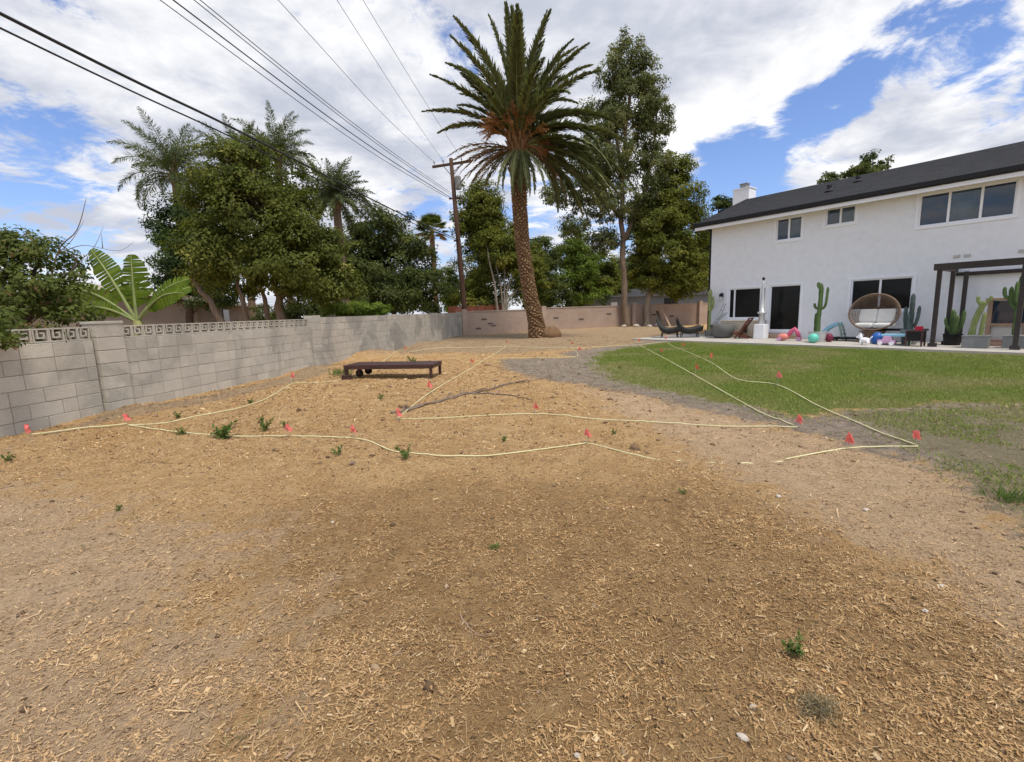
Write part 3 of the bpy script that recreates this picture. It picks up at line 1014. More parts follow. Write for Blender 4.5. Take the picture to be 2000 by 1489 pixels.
ws = thing('white_shed', 'small white shed roof behind the round green bush', 'shed', (-14.6, 40, 0), 0.1)
q = MB()
q.bb(-1.0, 1.2, 0, 2, -0.1, 2.2)
q.build('wall', M_white, ws)
q = MB()
q.add([(-1.2, -.2, 2.2), (1.4, -.2, 2.2), (1.4, 2.2, 2.2), (-1.2, 2.2, 2.2), (-1.2, 1, 2.75), (1.4, 1, 2.75)], [(0, 1, 5, 4), (2, 3, 4, 5), (0, 4, 3), (1, 2, 5), (3, 2, 1, 0)])
q.build('roof', M_steel, ws)

rfz = thing('rust_board_fence', 'rust red board fence showing above the pink wall by the utility pole', 'fence', (-4.4, 33.2, 0), R(2))
for k in range(24):
    q = MB()
    q.bb(k * 0.16, k * 0.16 + 0.15, random.uniform(-.01, .01), 0.03, -0.05, 1.86 + random.uniform(-.03, .03))
    q.build('board', M_rust, rfz)

# ================================================================== utility pole and cables
up_ = thing('utility_pole', 'brown wooden utility pole with crossarm behind the wall corner', 'utility pole', (-3.05, 31.0, 0))
q = MB()
q.tube([(0.10, 0, -0.2), (0.02, 0, 2), (-0.15, 0, 6), (-0.38, 0, 11.1)], [0.19, 0.18, 0.155, 0.12], 12)
q.build('pole', M_pole, up_, smooth=True)
q = MB()
q.beam((-1.62, 0.35, 10.72), (0.95, -0.35, 10.80), 0.12, 0.14)
q.build('crossarm', M_pole, up_)
for (x, y) in ((-1.5, .32), (-0.9, .16), (0.3, -.17), (0.85, -.33)):
    q = MB()
    q.lathe([(0.015, 0), (0.015, 0.08), (0.045, 0.09), (0.05, 0.14), (0.03, 0.16), (0.04, 0.2), (0.02, 0.23)], 8, (x, y, 10.83))
    q.build('insulator', M_greyconc, up_)
q = MB()
q.tube([(-0.9, .18, 10.7), (-0.33, 0.02, 10.0)], 0.02, 6)
q.tube([(0.3, -.15, 10.7), (-0.33, -0.02, 10.0)], 0.02, 6)
q.build('brace', M_wire, up_)
q = MB()
q.lathe([(0.02, 0), (0.2, 0.03), (0.2, 0.75), (0.17, 0.82), (0.05, 0.84)], 14, (0.02, -0.16, 9.15))
q.build('transformer', M_greyconc, up_, smooth=False)
q = MB()
q.bb(-0.62, 0.2, -0.05, 0.05, 8.62, 8.72)
q.bb(-0.45, 0.0, -0.06, 0.06, 6.0, 6.08)
q.build('cable_bracket', M_pole, up_)


def sagline(pts, sub=10):
    P_ = [Vector(p) for p in pts]
    o_ = []
    for i in range(len(P_) - 1):
        p0, p1, p2, p3 = P_[max(i - 1, 0)], P_[i], P_[i + 1], P_[min(i + 2, len(P_) - 1)]
        for k in range(sub):
            t_ = k / sub
            o_.append(0.5 * ((2 * p1) + (p2 - p0) * t_ + (2 * p0 - 5 * p1 + 4 * p2 - p3) * t_ * t_ + (3 * p1 - p0 - 3 * p2 + p3) * t_ ** 3))
    o_.append(P_[-1])
    return o_


wires = [
    ('upper thick black telephone cable crossing the top left sky', 0.034, [(-3.2, 31, 6.1), (-5.0, 21.5, 6.0), (-6.5, 12.4, 6.0), (-7.4, 7.7, 6.0), (-9.9, -6, 6.3)]),
    ('lower thinner telephone cable just below the thick black one', 0.022, [(-3.2, 31, 6.02), (-5.25, 21.5, 5.9), (-6.85, 12.8, 5.98), (-7.75, 7.9, 5.98), (-10.3, -6, 6.3)]),
    ('lowest power line of the middle bundle, furthest left at the top edge', 0.014, [(-3.65, 31, 8.67), (-6.0, 21.6, 8.6), (-8.1, 12.3, 9.0), (-12.6, -8, 10.2)]),
    ('thickest power line of the middle bundle over the palms', 0.022, [(-3.55, 31, 8.72), (-5.75, 21.6, 8.65), (-7.8, 12.3, 9.0), (-12.2, -8, 10.2)]),
    ('third power line from the left in the middle bundle', 0.014, [(-3.3, 31, 8.75), (-5.4, 21.6, 8.7), (-7.32, 12.3, 9.0), (-11.5, -8, 10.2)]),
    ('fourth and rightmost power line of the middle bundle', 0.014, [(-3.2, 31, 8.8), (-5.3, 21.6, 8.75), (-7.18, 12.3, 9.0), (-11.3, -8, 10.2)]),
    ('single thin power line meeting the left end of the crossarm', 0.012, [(-4.55, 31.3, 11.0), (-5.8, 23.5, 10.9), (-6.9, 16, 11.2), (-10.4, -8, 12.2)]),
    ('thin high power line, second from the palm', 0.011, [(-3.95, 31.1, 11.0), (-4.5, 23.5, 10.95), (-5.1, 16.1, 11.2), (-7.0, -8, 12.2)]),
    ('thin high power line nearest the big palm', 0.011, [(-2.75, 30.8, 11.05), (-3.5, 23.5, 11.0), (-4.3, 16.1, 11.2), (-6.9, -8, 12.2)]),
]
for (lab, rad, pts) in wires:
    rad = rad * 0.78
    q = MB()
    q.tube(sagline(pts, 12), rad, 6)
    tag(q.build('power_line', M_wire, smooth=True), lab, 'cable', 'overhead cables')

# ================================================================== foliage


def unit(v):
    return v / (np.linalg.norm(v, axis=-1, keepdims=True) + 1e-9)


def strip_arrays(P, Dv, Nv, L, Wd, bend=0.05):
    Dv = unit(Dv)
    S = unit(np.cross(Dv, Nv)) * (Wd / 2)[:, None]
    Nn = unit(np.cross(S, Dv))
    k = 0.55 + 0.45 * rng.random(len(P))[:, None]
    e = P + Dv * L[:, None] + Nn * (L * bend)[:, None]
    V = np.stack([P - S, P + S, e + S * k, e - S * k], 1).reshape(-1, 3)
    return V, np.arange(len(V)).reshape(-1, 4)


def leaf_arrays(P, Dv, Nv, L, Wd, bend=0.15):
    Dv = unit(Dv)
    S = unit(np.cross(Dv, Nv))
    Nn = np.cross(S, Dv)
    L = L[:, None]
    Wd = Wd[:, None]
    midp = P + Dv * L * 0.45 + Nn * L * bend
    a = P
    b_ = midp + S * Wd / 2
    c = P + Dv * L
    d = midp - S * Wd / 2
    V = np.stack([a, b_, c, d], 1).reshape(-1, 3)
    F_ = np.arange(len(V)).reshape(-1, 4)
    return V, F_


def crown(parent, lobes, nclump, nleaf, leaf, clump_r, material, seed, flat=0.65, gap=0.42, droop=0.25, name='crown', inner=0.35, up_bias=0.6):
    r = np.random.default_rng(seed)
    nleaf = int(nleaf * 1.55)
    leaf = leaf * 0.80
    gap = gap * 0.8
    Lb = np.array(lobes, float)
    wts = (Lb[:, 3] * Lb[:, 4] * Lb[:, 5]) ** 0.62
    wts /= wts.sum()
    C_, Nn = [], []
    while len(C_) < nclump:
        k = r.choice(len(Lb), p=wts)
        d = unit(r.normal(size=3))
        rr = inner + (1 - inner) * r.random() ** 0.55
        lump = 0.86 + 0.28 * r.random()
        p = Lb[k, :3] + d * Lb[k, 3:] * rr * lump
        g_ = vn(np.array([p[0] * 1.1 / max(clump_r * 2, 0.3) + 50]), np.array([(p[2] + p[1] * .7) * 1.1 / max(clump_r * 2, .3) + 50]))[0]
        if g_ < gap * 0.8 and r.random() < 0.85:
            continue
        C_.append(p)
        Nn.append(d)
    C_ = np.array(C_)
    Nn = np.array(Nn)
    N = nclump * nleaf
    ci = np.repeat(np.arange(nclump), nleaf)
    cr = clump_r * (0.6 + 0.8 * r.random(nclump))[ci][:, None]
    off = r.normal(size=(N, 3))
    off = unit(off) * (r.random((N, 1)) ** 0.5) * cr
    off[:, 2] *= flat
    P = C_[ci] + off
    nv = unit(unit(off) * 0.6 + Nn[ci] * 0.8 + np.array([0, 0, up_bias]) + r.normal(size=(N, 3)) * 0.45)
    dv = unit(unit(off) * 0.7 + r.normal(size=(N, 3)) * 0.7 + np.array([0, 0, -droop]))
    dv = dv - nv * np.sum(dv * nv, 1, keepdims=True) * 0.8
    L = leaf * (0.6 + 0.8 * r.random(N))
    V, F_ = leaf_arrays(P, dv, nv, L, L * 0.55, 0.12)
    var = np.clip(0.42 + 0.22 * r.normal(size=nclump)[ci] + 0.18 * r.normal(size=N), 0, 1)
    o = np_obj(name, V, F_, material, parent, attrs={'var': np.repeat(var, 4)})
    return o, C_


def limbs(parent, trunks, tips, r0, material, seed, frac=0.35, name='trunk', maxn=90, nside=7):
    r = np.random.default_rng(seed)
    mb = MB()
    nodes = []
    for ti, tr in enumerate(trunks):
        pts = sagline(tr, 5)
        rb = r0 if ti == 0 else r0 * 0.62
        n_ = len(pts)
        jit = [Vector((math.sin(i * 1.3 + ti) * 0.05 * rb * 4, math.cos(i * 1.7 + ti) * 0.05 * rb * 4, 0)) if 0 < i else Vector() for i in range(n_)]
        pts = [p + j for p, j in zip(pts, jit)]
        rads = [rb * (1.0 - 0.72 * (i / (n_ - 1)) ** 0.9) * (1.25 if i == 0 and ti == 0 else 1) for i in range(n_)]
        mb.tube(pts, rads, nside + 3)
        nodes += [(p, q_) for p, q_ in zip(pts[n_ // 4:], rads[n_ // 4:])]
    npos = np.array([p[:] for p, _ in nodes])
    if len(tips):
        sel = r.permutation(len(tips))[:min(maxn, int(len(tips) * frac))]
        for k in sel:
            tp = tips[k]
            dd = np.linalg.norm((npos - tp) * np.array([1, 1, 1.0]), axis=1) + np.where(npos[:, 2] > tp[2] - 0.1, 2.0, 0)
            j = int(np.argmin(dd))
            a = Vector(npos[j])
            b_ = Vector(tp)
            md = (a + b_) / 2 + Vector((r.normal() * .1, r.normal() * .1, 0.12 + r.normal() * .1)) * (b_ - a).length * 0.8
            ra = min(nodes[j][1] * 0.5, 0.02 + 0.02 * (b_ - a).length)
            mb.tube(sagline([a, md, b_], 3), [ra * (1 - 0.8 * i / 6) for i in range(7)], 5, cap=False)
    return mb.build(name, material, parent, smooth=True)


def tree(name, label, base, lobes, trunks, nclump, nleaf, leaf, clump_r, lm, bark, r0, seed, group=None, **kw):
    o = thing(name, label, 'tree', (base[0], base[1], 0), 0, group)
    tr = []
    for i, tk in enumerate(trunks):
        tk = [tuple(p) for p in tk]
        if tk[0][2] < 1.9 and tk[0][2] > -0.05:
            tk = [(tk[0][0] * 0.9, tk[0][1], -0.15)] + tk
        tr.append(tk)
    _, C_ = crown(o, lobes, nclump, nleaf, leaf, clump_r, lm, seed, **kw)
    limbs(o, tr, C_, r0, bark, seed + 1)
    return o


GT = 'trees behind the walls'
tree('leaning_tree', 'large olive-green tree with leaning bare trunks behind the grey wall', (-9.05, 17),
     [(-0.0, -0.3, 6.42, 1.42, 1.28, 1.14), (0.98, 0.3, 6.13, 1.37, 1.24, 1.18), (-1.10, 0, 5.3, 1.2, 1.2, 1.25), (1.55, 0, 4.70, 1.05, 1.0, 1.2), (0.49, -0.6, 4.75, 1.86, 1.67, 1.49), (-1.08, -1.2, 3.7, 0.9, 0.81, 0.9), (-0.71, 0, 3.49, 1.73, 1.56, 1.16), (1.35, -0.5, 3.37, 1.68, 1.51, 1.31), (2.07, 0.4, 3.63, 0.99, 0.89, 1.18), (1.93, 0, 2.33, 1.06, 0.95, 0.67), (2.35, 0.2, 3.7, 0.85, 0.8, 0.95), (2.75, 0.2, 2.6, 0.8, 0.7, 0.8)],
     [[(0.65, 0, 1.08), (0.69, 0, 2.0), (0.6, 0, 2.91), (0.52, 0, 4.69)], [(-0.81, -1.0, 1.12), (-1.16, -1.0, 2.06), (-1.55, -1.0, 2.62), (-1.80, -0.8, 3.35), (-1.8, -0.5, 4.06)], [(-0.16, -0.6, 1.1), (-0.31, -0.6, 2.21), (-0.57, -0.3, 3.13)], [(0.27, 0, 1.09), (0.12, 0, 2.38), (0.0, 0, 3.29)]],
     560, 100, 0.135, 0.42, L_main, M_bark, 0.22, 21, GT, gap=0.18)
tree('dense_ficus', 'dark dense tree with smooth edge left of the leaning tree', (-15.1, 22),
     [(-0.02, 0, 5.78, 1.05, 0.94, 1.37), (0.26, 0, 4.4, 1.37, 1.23, 1.5), (-0.22, 0, 3.49, 1.12, 1.01, 1.25), (0.91, 0, 2.99, 1.5, 1.35, 1.0)],
     [[(0.0, 0, 1.59), (0.2, 0, 3.94), (0.3, 0, 5.54)]], 190, 110, 0.15, 0.40, L_ficus, M_darkbark, 0.2, 31, GT, gap=0.15)
tree('bushy_tree', 'broad dark bushy tree over the stained end of the grey wall', (-7.5, 30),
     [(-0.38, 0, 6.67, 2.04, 1.84, 1.43), (-1.79, 0, 5.16, 1.7, 1.53, 1.7), (1.32, 0, 5.69, 1.53, 1.38, 1.53), (-0.08, 0, 4.16, 3.06, 2.75, 2.04), (-2.6, 0, 3.5, 1.9, 1.53, 1.8), (2.14, 0, 3.13, 1.53, 1.38, 1.7), (-0.2, 0, 2.4, 3.4, 3.06, 1.02)],
     [[(0.0, 0, 0.6), (0.02, 0, 3.2), (-0.11, 0, 6.04)], [(-0.99, 0, 0.63), (-1.45, 0, 3.24)]], 430, 95, 0.20, 0.58, L_dark, M_darkbark, 0.26, 41, GT, gap=0.2)
tree('dark_shrub', 'dark shrub filling the gap under the leaning tree beside the wall pillar', (-9.0, 20.5),
     [(0.0, 0, 1.3, 1.2, 0.9, 1.0), (0.9, 0.2, 1.5, 0.8, 0.7, 0.9), (-0.9, 0.2, 1.1, 0.8, 0.7, 0.8), (-2.0, 0.4, 1.2, 0.9, 0.7, 0.8)], [[(0, 0, 0.0), (0.05, 0, 1.4)]], 150, 85, 0.14, 0.34, L_dark, M_darkbark, 0.09, 45, GT, gap=0.1)
tree('column_tree', 'tall narrow olive tree right of the utility pole', (-2.05, 36),
     [(0.0, 0, 9.5, 1.6, 1.4, 1.7), (0.25, 0, 9.0, 1.5, 1.4, 1.6), (-0.35, 0, 8.0, 1.7, 1.5, 1.9), (0.1, 0, 8.4, 1.6, 1.4, 1.6), (0.29, 0, 7.5, 1.71, 1.54, 2.04), (-0.4, 0, 4.89, 1.63, 1.47, 2.45), (0.99, 0, 5.6, 1.55, 1.4, 2.04), (0.1, 0, 2.76, 2.45, 2.2, 1.63)],
     [[(0.0, 0, 0.22), (0.07, 0, 4.87), (0.1, 0, 9.34)]], 470, 95, 0.20, 0.52, L_col, M_darkbark, 0.24, 51, GT, gap=0.05, inner=0.2)
tree('pale_stem_tree', 'small tree with several pale slanting stems behind the pink wall', (-0.43, 33),
     [(0.34, 0.6, 5.22, 1.31, 1.18, 1.31), (1.75, 0.6, 4.49, 1.5, 1.35, 1.5), (1.88, 0.8, 2.73, 1.68, 1.51, 1.31), (0.74, 0.6, 6.59, 1.05, 0.94, 0.94), (-0.68, 0.6, 6.29, 0.75, 0.67, 0.75)],
     [[(-0.36, 0, 0.29), (-0.53, 0, 2.8), (-0.99, 0.3, 5.61)], [(0.0, 0, 0.28), (-0.16, 0, 3.14), (-0.55, 0.3, 5.25)], [(0.11, 0, 0.27), (0.26, 0, 2.78), (1.03, 0, 4.16), (1.68, 0.3, 4.66)], [(0.18, -0.1, 0.27), (0.31, -0.1, 2.06), (1.17, 0.1, 3.1)], [(-0.18, 0, 0.28), (0.13, 0, 3.13), (0.07, 0.3, 5.58)]],
     190, 85, 0.19, 0.48, L_col, M_palebark, 0.15, 61, GT)
tree('round_backyard_tree', 'mid-green tree just right of the big palm trunk', (2.93, 42),
     [(0.13, 0, 6.17, 1.67, 1.5, 1.81), (-0.38, 0, 3.52, 1.9, 1.71, 2.14), (1.21, 0, 2.56, 1.67, 1.5, 1.67)],
     [[(0.0, 0, 0.0), (0.13, 0, 6.17)]], 150, 85, 0.24, 0.55, L_dark, M_darkbark, 0.2, 71, GT, gap=0.2)
tree('light_green_tree', 'light yellow-green airy tree between the palm and the tall tree', (6.38, 45),
     [(-0.16, 0, 7.36, 1.73, 1.56, 2.04), (0.79, 0, 5.44, 1.94, 1.74, 2.3), (-0.93, 0, 4.06, 1.94, 1.74, 2.3), (1.02, 0, 2.8, 2.04, 1.84, 1.53)],
     [[(0.0, 0, 0.0), (0.08, 0, 7.36)], [(-0.99, 0, 0.0), (-0.78, 0, 4.54)]], 190, 85, 0.25, 0.6, L_bright, M_palebark, 0.2, 81, GT)
tree('tall_airy_tree', 'tallest tree, airy grey-green crown behind the big palm', (8.22, 33),
     [(-0.0, 0, 17.7, 1.1, 1.08, 1.5), (1.35, 0, 16.6, 1.1, 1.08, 1.6), (-1.01, 0, 16.3, 1.2, 1.18, 1.5), (0.53, 0, 14.87, 2.1, 2.09, 1.7), (-1.52, 0, 13.98, 1.7, 1.68, 1.5), (1.91, 0, 13.56, 1.3, 1.28, 1.7), (-0.31, 0, 12.02, 2.5, 2.36, 1.9), (1.78, 0, 10.65, 1.6, 1.51, 1.7), (-2.21, 0, 11.1, 2.1, 2.02, 1.5), (-3.44, 0, 9.49, 1.6, 1.51, 1.4), (-1.17, 0, 8.75, 2.2, 2.02, 1.5), (0.76, 0, 8.36, 1.8, 1.68, 1.8), (-3.29, 0, 7.13, 1.1, 1.08, 1.2), (-1.53, 0, 6.05, 1.1, 1.08, 1.0), (-5.2, 0, 9.04, 0.9, 0.84, 0.9)],
     [[(0.0, 0, 0.01), (-0.12, 0, 2.87), (-0.25, 0, 5.67), (-0.33, 0, 8.39), (-0.21, 0, 11.69), (0.12, 0, 14.88), (0.23, 0, 17.68)], [(-0.18, 0, 6.01), (0.94, 0, 8.35), (1.76, 0, 11.63), (1.97, 0, 14.2)], [(-0.25, 0, 7.38), (-1.87, 0, 9.44), (-2.91, 0, 10.79)], [(-0.2, 0, 10.05), (-0.83, 0, 13.32), (-1.01, 0, 16.48)]],
     640, 70, 0.19, 0.40, L_euc, M_bark, 0.28, 91, GT, flat=0.9, gap=0.5, droop=0.6, up_bias=0.2)
tree('dense_corner_tree', 'dense dark green tree beside the white house corner', (9.82, 33.5),
     [(1.74, 0, 10.75, 1.21, 1.09, 1.52), (1.96, 0, 8.72, 1.82, 1.64, 1.9), (0.91, 0, 7.39, 2.09, 1.88, 1.9), (2.9, 0, 6.64, 1.59, 1.44, 1.9), (1.32, 0, 4.94, 2.28, 2.05, 1.9), (3.15, 0, 4.18, 1.44, 1.3, 1.9), (-0.32, 0, 5.69, 1.33, 1.2, 1.71), (0.25, 0, 3.58, 1.71, 1.54, 1.03), (2.46, 0, 2.9, 1.9, 1.71, 0.9)],
     [[(0.0, 0, 0.05), (0.12, 0, 2.12), (0.53, 0, 3.9), (1.28, 0, 7.03), (1.74, 0, 10.42)], [(0.19, 0, 2.3), (2.04, 0, 4.92), (2.9, 0, 6.64)]],
     500, 90, 0.21, 0.52, L_col, M_palebark, 0.27, 101, GT, gap=0.12)
tree('background_tree', 'mid-green tree filling the gap left of the tall tree trunk', (9.0, 47),
     [(0.2, 0, 4.4, 2.0, 1.8, 2.4), (-1.2, 0, 3.0, 1.6, 1.5, 1.8), (1.6, 0, 2.9, 1.5, 1.4, 1.8)], [[(0, 0, 0.0), (0.1, 0, 4.4)]], 190, 80, 0.26, 0.6, L_col, M_darkbark, 0.2, 85, GT, gap=0.15)
tree('background_tree', 'dark tree behind the grey house between the two yard trunks', (13.2, 54),
     [(0.0, 0, 5.0, 2.4, 2.0, 2.6), (-1.8, 0, 3.6, 1.8, 1.5, 2.0), (2.0, 0, 4.2, 2.0, 1.6, 2.4)], [[(0, 0, 0.0), (0.1, 0, 4.4)]], 190, 80, 0.28, 0.65, L_dark, M_darkbark, 0.2, 86, GT, gap=0.15)
tree('background_tree', 'dark tree showing between the dense tree and the house corner', (20.5, 50),
     [(0.0, 0, 5.5, 2.4, 2.0, 3.0), (-1.6, 0, 3.6, 1.8, 1.5, 2.2), (1.5, 0, 7.2, 1.6, 1.6, 2.0)], [[(0, 0, 0.0), (0.1, 0, 5.4)]], 190, 80, 0.28, 0.65, L_dark, M_darkbark, 0.2, 87, GT, gap=0.15)
tree('clipped_bush', 'bright green rounded bush just above the grey wall', (-6.32, 19),
     [(-0.56, 0, 1.62, 0.65, 0.58, 0.30), (0.38, 0, 1.66, 0.86, 0.78, 0.32), (0.99, 0, 1.50, 0.54, 0.48, 0.24), (0.2, 0, 0.9, 1.2, 0.7, 0.7)],
     [[(0.0, 0, 0.3), (0.17, 0, 1.5)]], 130, 85, 0.10, 0.22, L_bright, M_darkbark, 0.06, 111, GT, gap=0.1)
tree('slim_tree', 'slim light green tree left of the utility pole foot', (-4.68, 38),
     [(-0.04, 0, 3.53, 0.95, 0.85, 1.51), (0.31, 0, 2.3, 0.95, 0.85, 1.08)], [[(0.0, 0, 0.24), (0.04, 0, 3.53)]], 70, 80, 0.2, 0.42, L_bright, M_darkbark, 0.1, 121, GT)
tree('tree_beyond_chimney', 'dark tree top left of the white chimney', (16.95, 38),
     [(-0.31, 0, 8.45, 1.08, 0.97, 1.29), (0.14, 0, 9.21, 0.69, 0.62, 0.69), (-.4, 0, 6.4, 1.6, 1.2, 1.4)], [[(0.0, 0, 0), (-0.21, 0, 8.83)]], 80, 70, 0.22, 0.42, L_dark, M_darkbark, 0.2, 131, 'tree tops beyond the house roof')
tree('tree_beyond_roof', 'small dark tree top peeking over the roof by the vent pipe', (29.9, 45),
     [(-0.0, 0, 12.72, 0.77, 0.69, 0.66), (-0.16, 0, 11.73, 1.28, 1.15, 1.12)], [[(0.0, 0, 0), (-0.0, 0, 12.63)]], 34, 50, 0.25, 0.32, L_dark, M_darkbark, 0.2, 141, 'tree tops beyond the house roof')
tree('tree_beyond_roof', 'wider tree top standing over the middle of the roof ridge', (29.8, 40),
     [(-0.24, 0, 12.81, 0.82, 0.73, 0.63), (-1.03, 0, 12.2, 0.91, 0.82, 0.73), (0.73, 0, 12.27, 1.0, 0.9, 0.73), (-0.04, 0, 11.49, 2.04, 1.84, 1.13)], [[(0.0, 0, 0), (-0.09, 0, 12.09)]], 70, 48, 0.24, 0.32, L_dark, M_darkbark, 0.12, 151, 'tree tops beyond the house roof', gap=0.6)
tree('overhanging_tree', 'leafy tree hanging over the left end of the grey wall', (-7.8, 7.4),
     [(-0.23, 0.4, 2.71, 0.53, 0.48, 0.31), (0.23, 0.5, 2.55, 0.58, 0.52, 0.4), (0.14, 0, 2.02, 0.59, 0.53, 0.42), (0.59, 0.5, 2.16, 0.36, 0.32, 0.36), (0.3, 0.3, 1.87, 0.52, 0.47, 0.31), (0.41, -0.5, 1.55, 0.47, 0.42, 0.30), (0.95, -0.75, 1.33, 0.38, 0.30, 0.22), (-0.65, 0, 2.05, 0.67, 0.6, 0.75), (0.75, 0.2, 1.62, 0.5, 0.4, 0.2), (1.28, -1.5, 1.40, 0.34, 0.3, 0.22), (0.95, -1.15, 1.6, 0.35, 0.4, 0.22), (1.50, -1.8, 1.24, 0.22, 0.2, 0.17)],
     [[(-1.03, 0.8, 0.3), (-0.52, 0.6, 1.38), (-0.1, 0.4, 2.05), (0.16, 0.4, 2.54)], [(-0.52, 0.6, 1.38), (-0.23, 0.2, 2.04), (-0.22, 0.2, 2.52)], [(-0.52, 0.6, 1.38), (0.32, 0.4, 2.04), (0.71, 0.4, 2.36)]],
     185, 46, 0.080, 0.17, L_left, M_darkbark, 0.07, 161, GT, gap=0.62)
bt = thing('bare_tree', 'leafless grey branches reaching up above the banana plant', 'tree', (-11.51, 12, 0), 0, GT)
q = MB()
for i, tk in enumerate([[(-0.44, 0, -0.1), (-0.44, 0, 1.36), (0.14, 0, 3.14), (0.76, 0, 3.74), (1.12, 0, 4.49)], [(0.14, 0, 3.14), (0.83, 0, 3.37), (1.7, 0, 3.21), (2.15, 0, 3.43)], [(0.18, 0, 3.2), (0.59, 0, 3.5), (0.99, 0, 3.98)], [(1.33, 0, 3.29), (1.36, 0, 3.66)], [(-0.19, 0, 2.39), (0.48, 0, 2.87), (1.04, 0, 3.11)], [(0.48, 0, 2.87), (0.9, .2, 3.3), (1.2, .3, 3.9)], [(-0.3, 0, 2.1), (-0.6, 0, 3.0), (-0.5, 0, 3.9)]]):
    pts = sagline(tk, 5)
    ra = 0.032 if i == 0 else 0.012
    q.tube(pts, [ra * (1 - 0.85 * k / (len(pts) - 1)) for k in range(len(pts))], 6)
q.build('trunk', M_bark, bt, smooth=True)

# ------------------------------------------------------------------ palms


def frond(parent, L, az, p0, k, nl, ll, lm, seed, wid=0.035, vee=0.35, plume=0.0, rach=0.028, bare=0.12, name='frond', origin=(0, 0, 0), spread=62, curl=0.0, leafstart=0.0):
    r = np.random.default_rng(seed)
    ns = 16
    P_ = [np.array(origin, float)]
    T_ = []
    for i in range(ns):
        t_ = (i + 0.5) / ns
        a = p0 - k * t_ ** 1.35
        b_ = az + curl * t_ * t_
        d = np.array([math.cos(a) * math.cos(b_), math.cos(a) * math.sin(b_), math.sin(a)])
        T_.append(d)
        P_.append(P_[-1] + d * L / ns)
    P_ = np.array(P_)
    T_.append(T_[-1])
    T_ = np.array(T_)
    s = np.linspace(bare, 0.995, nl)
    fi = s * ns
    i0 = np.clip(fi.astype(int), 0, ns - 1)
    fr_ = (fi - i0)[:, None]
    pos = P_[i0] * (1 - fr_) + P_[i0 + 1] * fr_
    tan = unit(T_[i0] * (1 - fr_) + T_[i0 + 1] * fr_)
    sidev = np.array([-math.sin(az), math.cos(az), 0.0])
    side = unit(np.cross(np.cross(tan, np.tile(sidev, (nl, 1))), tan))
    upv = np.cross(tan, side)
    V, Fs, var = [], [], []
    prof = np.sin(np.clip((s - bare) / (1 - bare), 0, 1) ** 0.6 * math.pi * 0.93 + 0.12) ** 0.7
    prof = np.maximum(prof, 0.12)
    for sg in (-1, 1):
        beta = np.radians(spread - 30 * s) + r.normal(size=nl) * 0.10
        vv = vee + plume * r.normal(size=nl)
        dv = tan * np.cos(beta)[:, None] + (side * sg * np.cos(vv)[:, None] + upv * np.sin(vv)[:, None]) * np.sin(beta)[:, None]
        dv = unit(dv + np.array([0, 0, -0.22]) + r.normal(size=(nl, 3)) * 0.09)
        nv = unit(upv * 0.8 - side * sg * 0.5 + r.normal(size=(nl, 3)) * 0.2)
        Ln = ll * prof * (0.88 + 0.24 * r.random(nl))
        v_, f_ = leaf_arrays(pos, dv, nv, Ln, np.full(nl, wid) * (0.8 + 0.4 * r.random(nl)), -0.04)
        Fs.append(f_ + sum(len(x) for x in V))
        V.append(v_)
        var.append(np.repeat(np.clip(0.45 + 0.16 * r.normal() + 0.15 * r.normal(size=nl), 0, 0.96), 4))
    V = np.concatenate(V)
    Fs = np.concatenate(Fs)
    o = np_obj(name, V, Fs, lm, parent, attrs={'var': np.concatenate(var)})
    q_ = MB()
    q_.tube([tuple(p) for p in P_[::2]], [rach * (1.25 - 1.05 * i / 8) for i in range(9)], 5)
    q_.build('rib', M_rach if lm is not L_dead else M_boot, o)
    return o


date = thing('date_palm', 'big date palm with curved diamond-scarred trunk in the middle of the yard', 'palm tree', (1.42, 23.4, 0))
path = [(0.05, 0, -0.15), (0.0, 0, 0.05), (-0.12, 0, 0.85), (-0.24, 0, 1.5), (-0.40, 0, 2.34), (-0.58, 0, 3.59), (-0.72, 0, 5.06), (-0.78, 0, 6.51), (-0.79, 0, 7.69), (-0.76, 0, 8.9), (-0.70, 0, 9.6)]
prad = [0.56, 0.50, 0.40, 0.37, 0.345, 0.335, 0.335, 0.35, 0.38, 0.42, 0.30]
cp_ = sagline(path, 14)
nrd = len(cp_)
V, Fs, TV = [], [], []
ncol = 88
cum = [0.0]
for i in range(1, nrd):
    cum.append(cum[-1] + (cp_[i] - cp_[i - 1]).length)
tot = cum[-1]
rows = 420
for j in range(rows):
    d = tot * j / (rows - 1)
    i = min(nrd - 2, max(0, int(np.searchsorted(cum, d)) - 1))
    f_ = (d - cum[i]) / max(1e-6, cum[i + 1] - cum[i])
    p = cp_[i].lerp(cp_[i + 1], f_)
    rad = float(np.interp(p.z, [x[2] for x in path], prad))
    for k in range(ncol):
        a = 2 * math.pi * k / ncol
        u = k / ncol * 11 + 0.30 * math.sin(d * 5.1 + a * 2) + 0.22 * math.sin(a * 5 + d * 7.3)
        w = d / 0.21 + 0.3 * math.sin(a * 3 + d * 1.7) + 0.22 * math.sin(d * 13 + a * 4)
        # diamond leaf scars: raised lozenges with grooves between
        e1 = abs(((u + w) / 1.0) % 1.0 - 0.5)
        e2 = abs(((u - w) / 1.0) % 1.0 - 0.5)
        bump_ = min(0.5 - e1, 0.5 - e2)
        h = -0.05 + 0.30 * min(bump_, 0.26) + 0.012 * math.sin(k * 12.9 + j * 7.3)
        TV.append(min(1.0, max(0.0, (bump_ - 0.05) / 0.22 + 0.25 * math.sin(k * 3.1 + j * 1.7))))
        V.append((p.x + math.cos(a) * (rad + h), p.y + math.sin(a) * (rad + h), p.z))
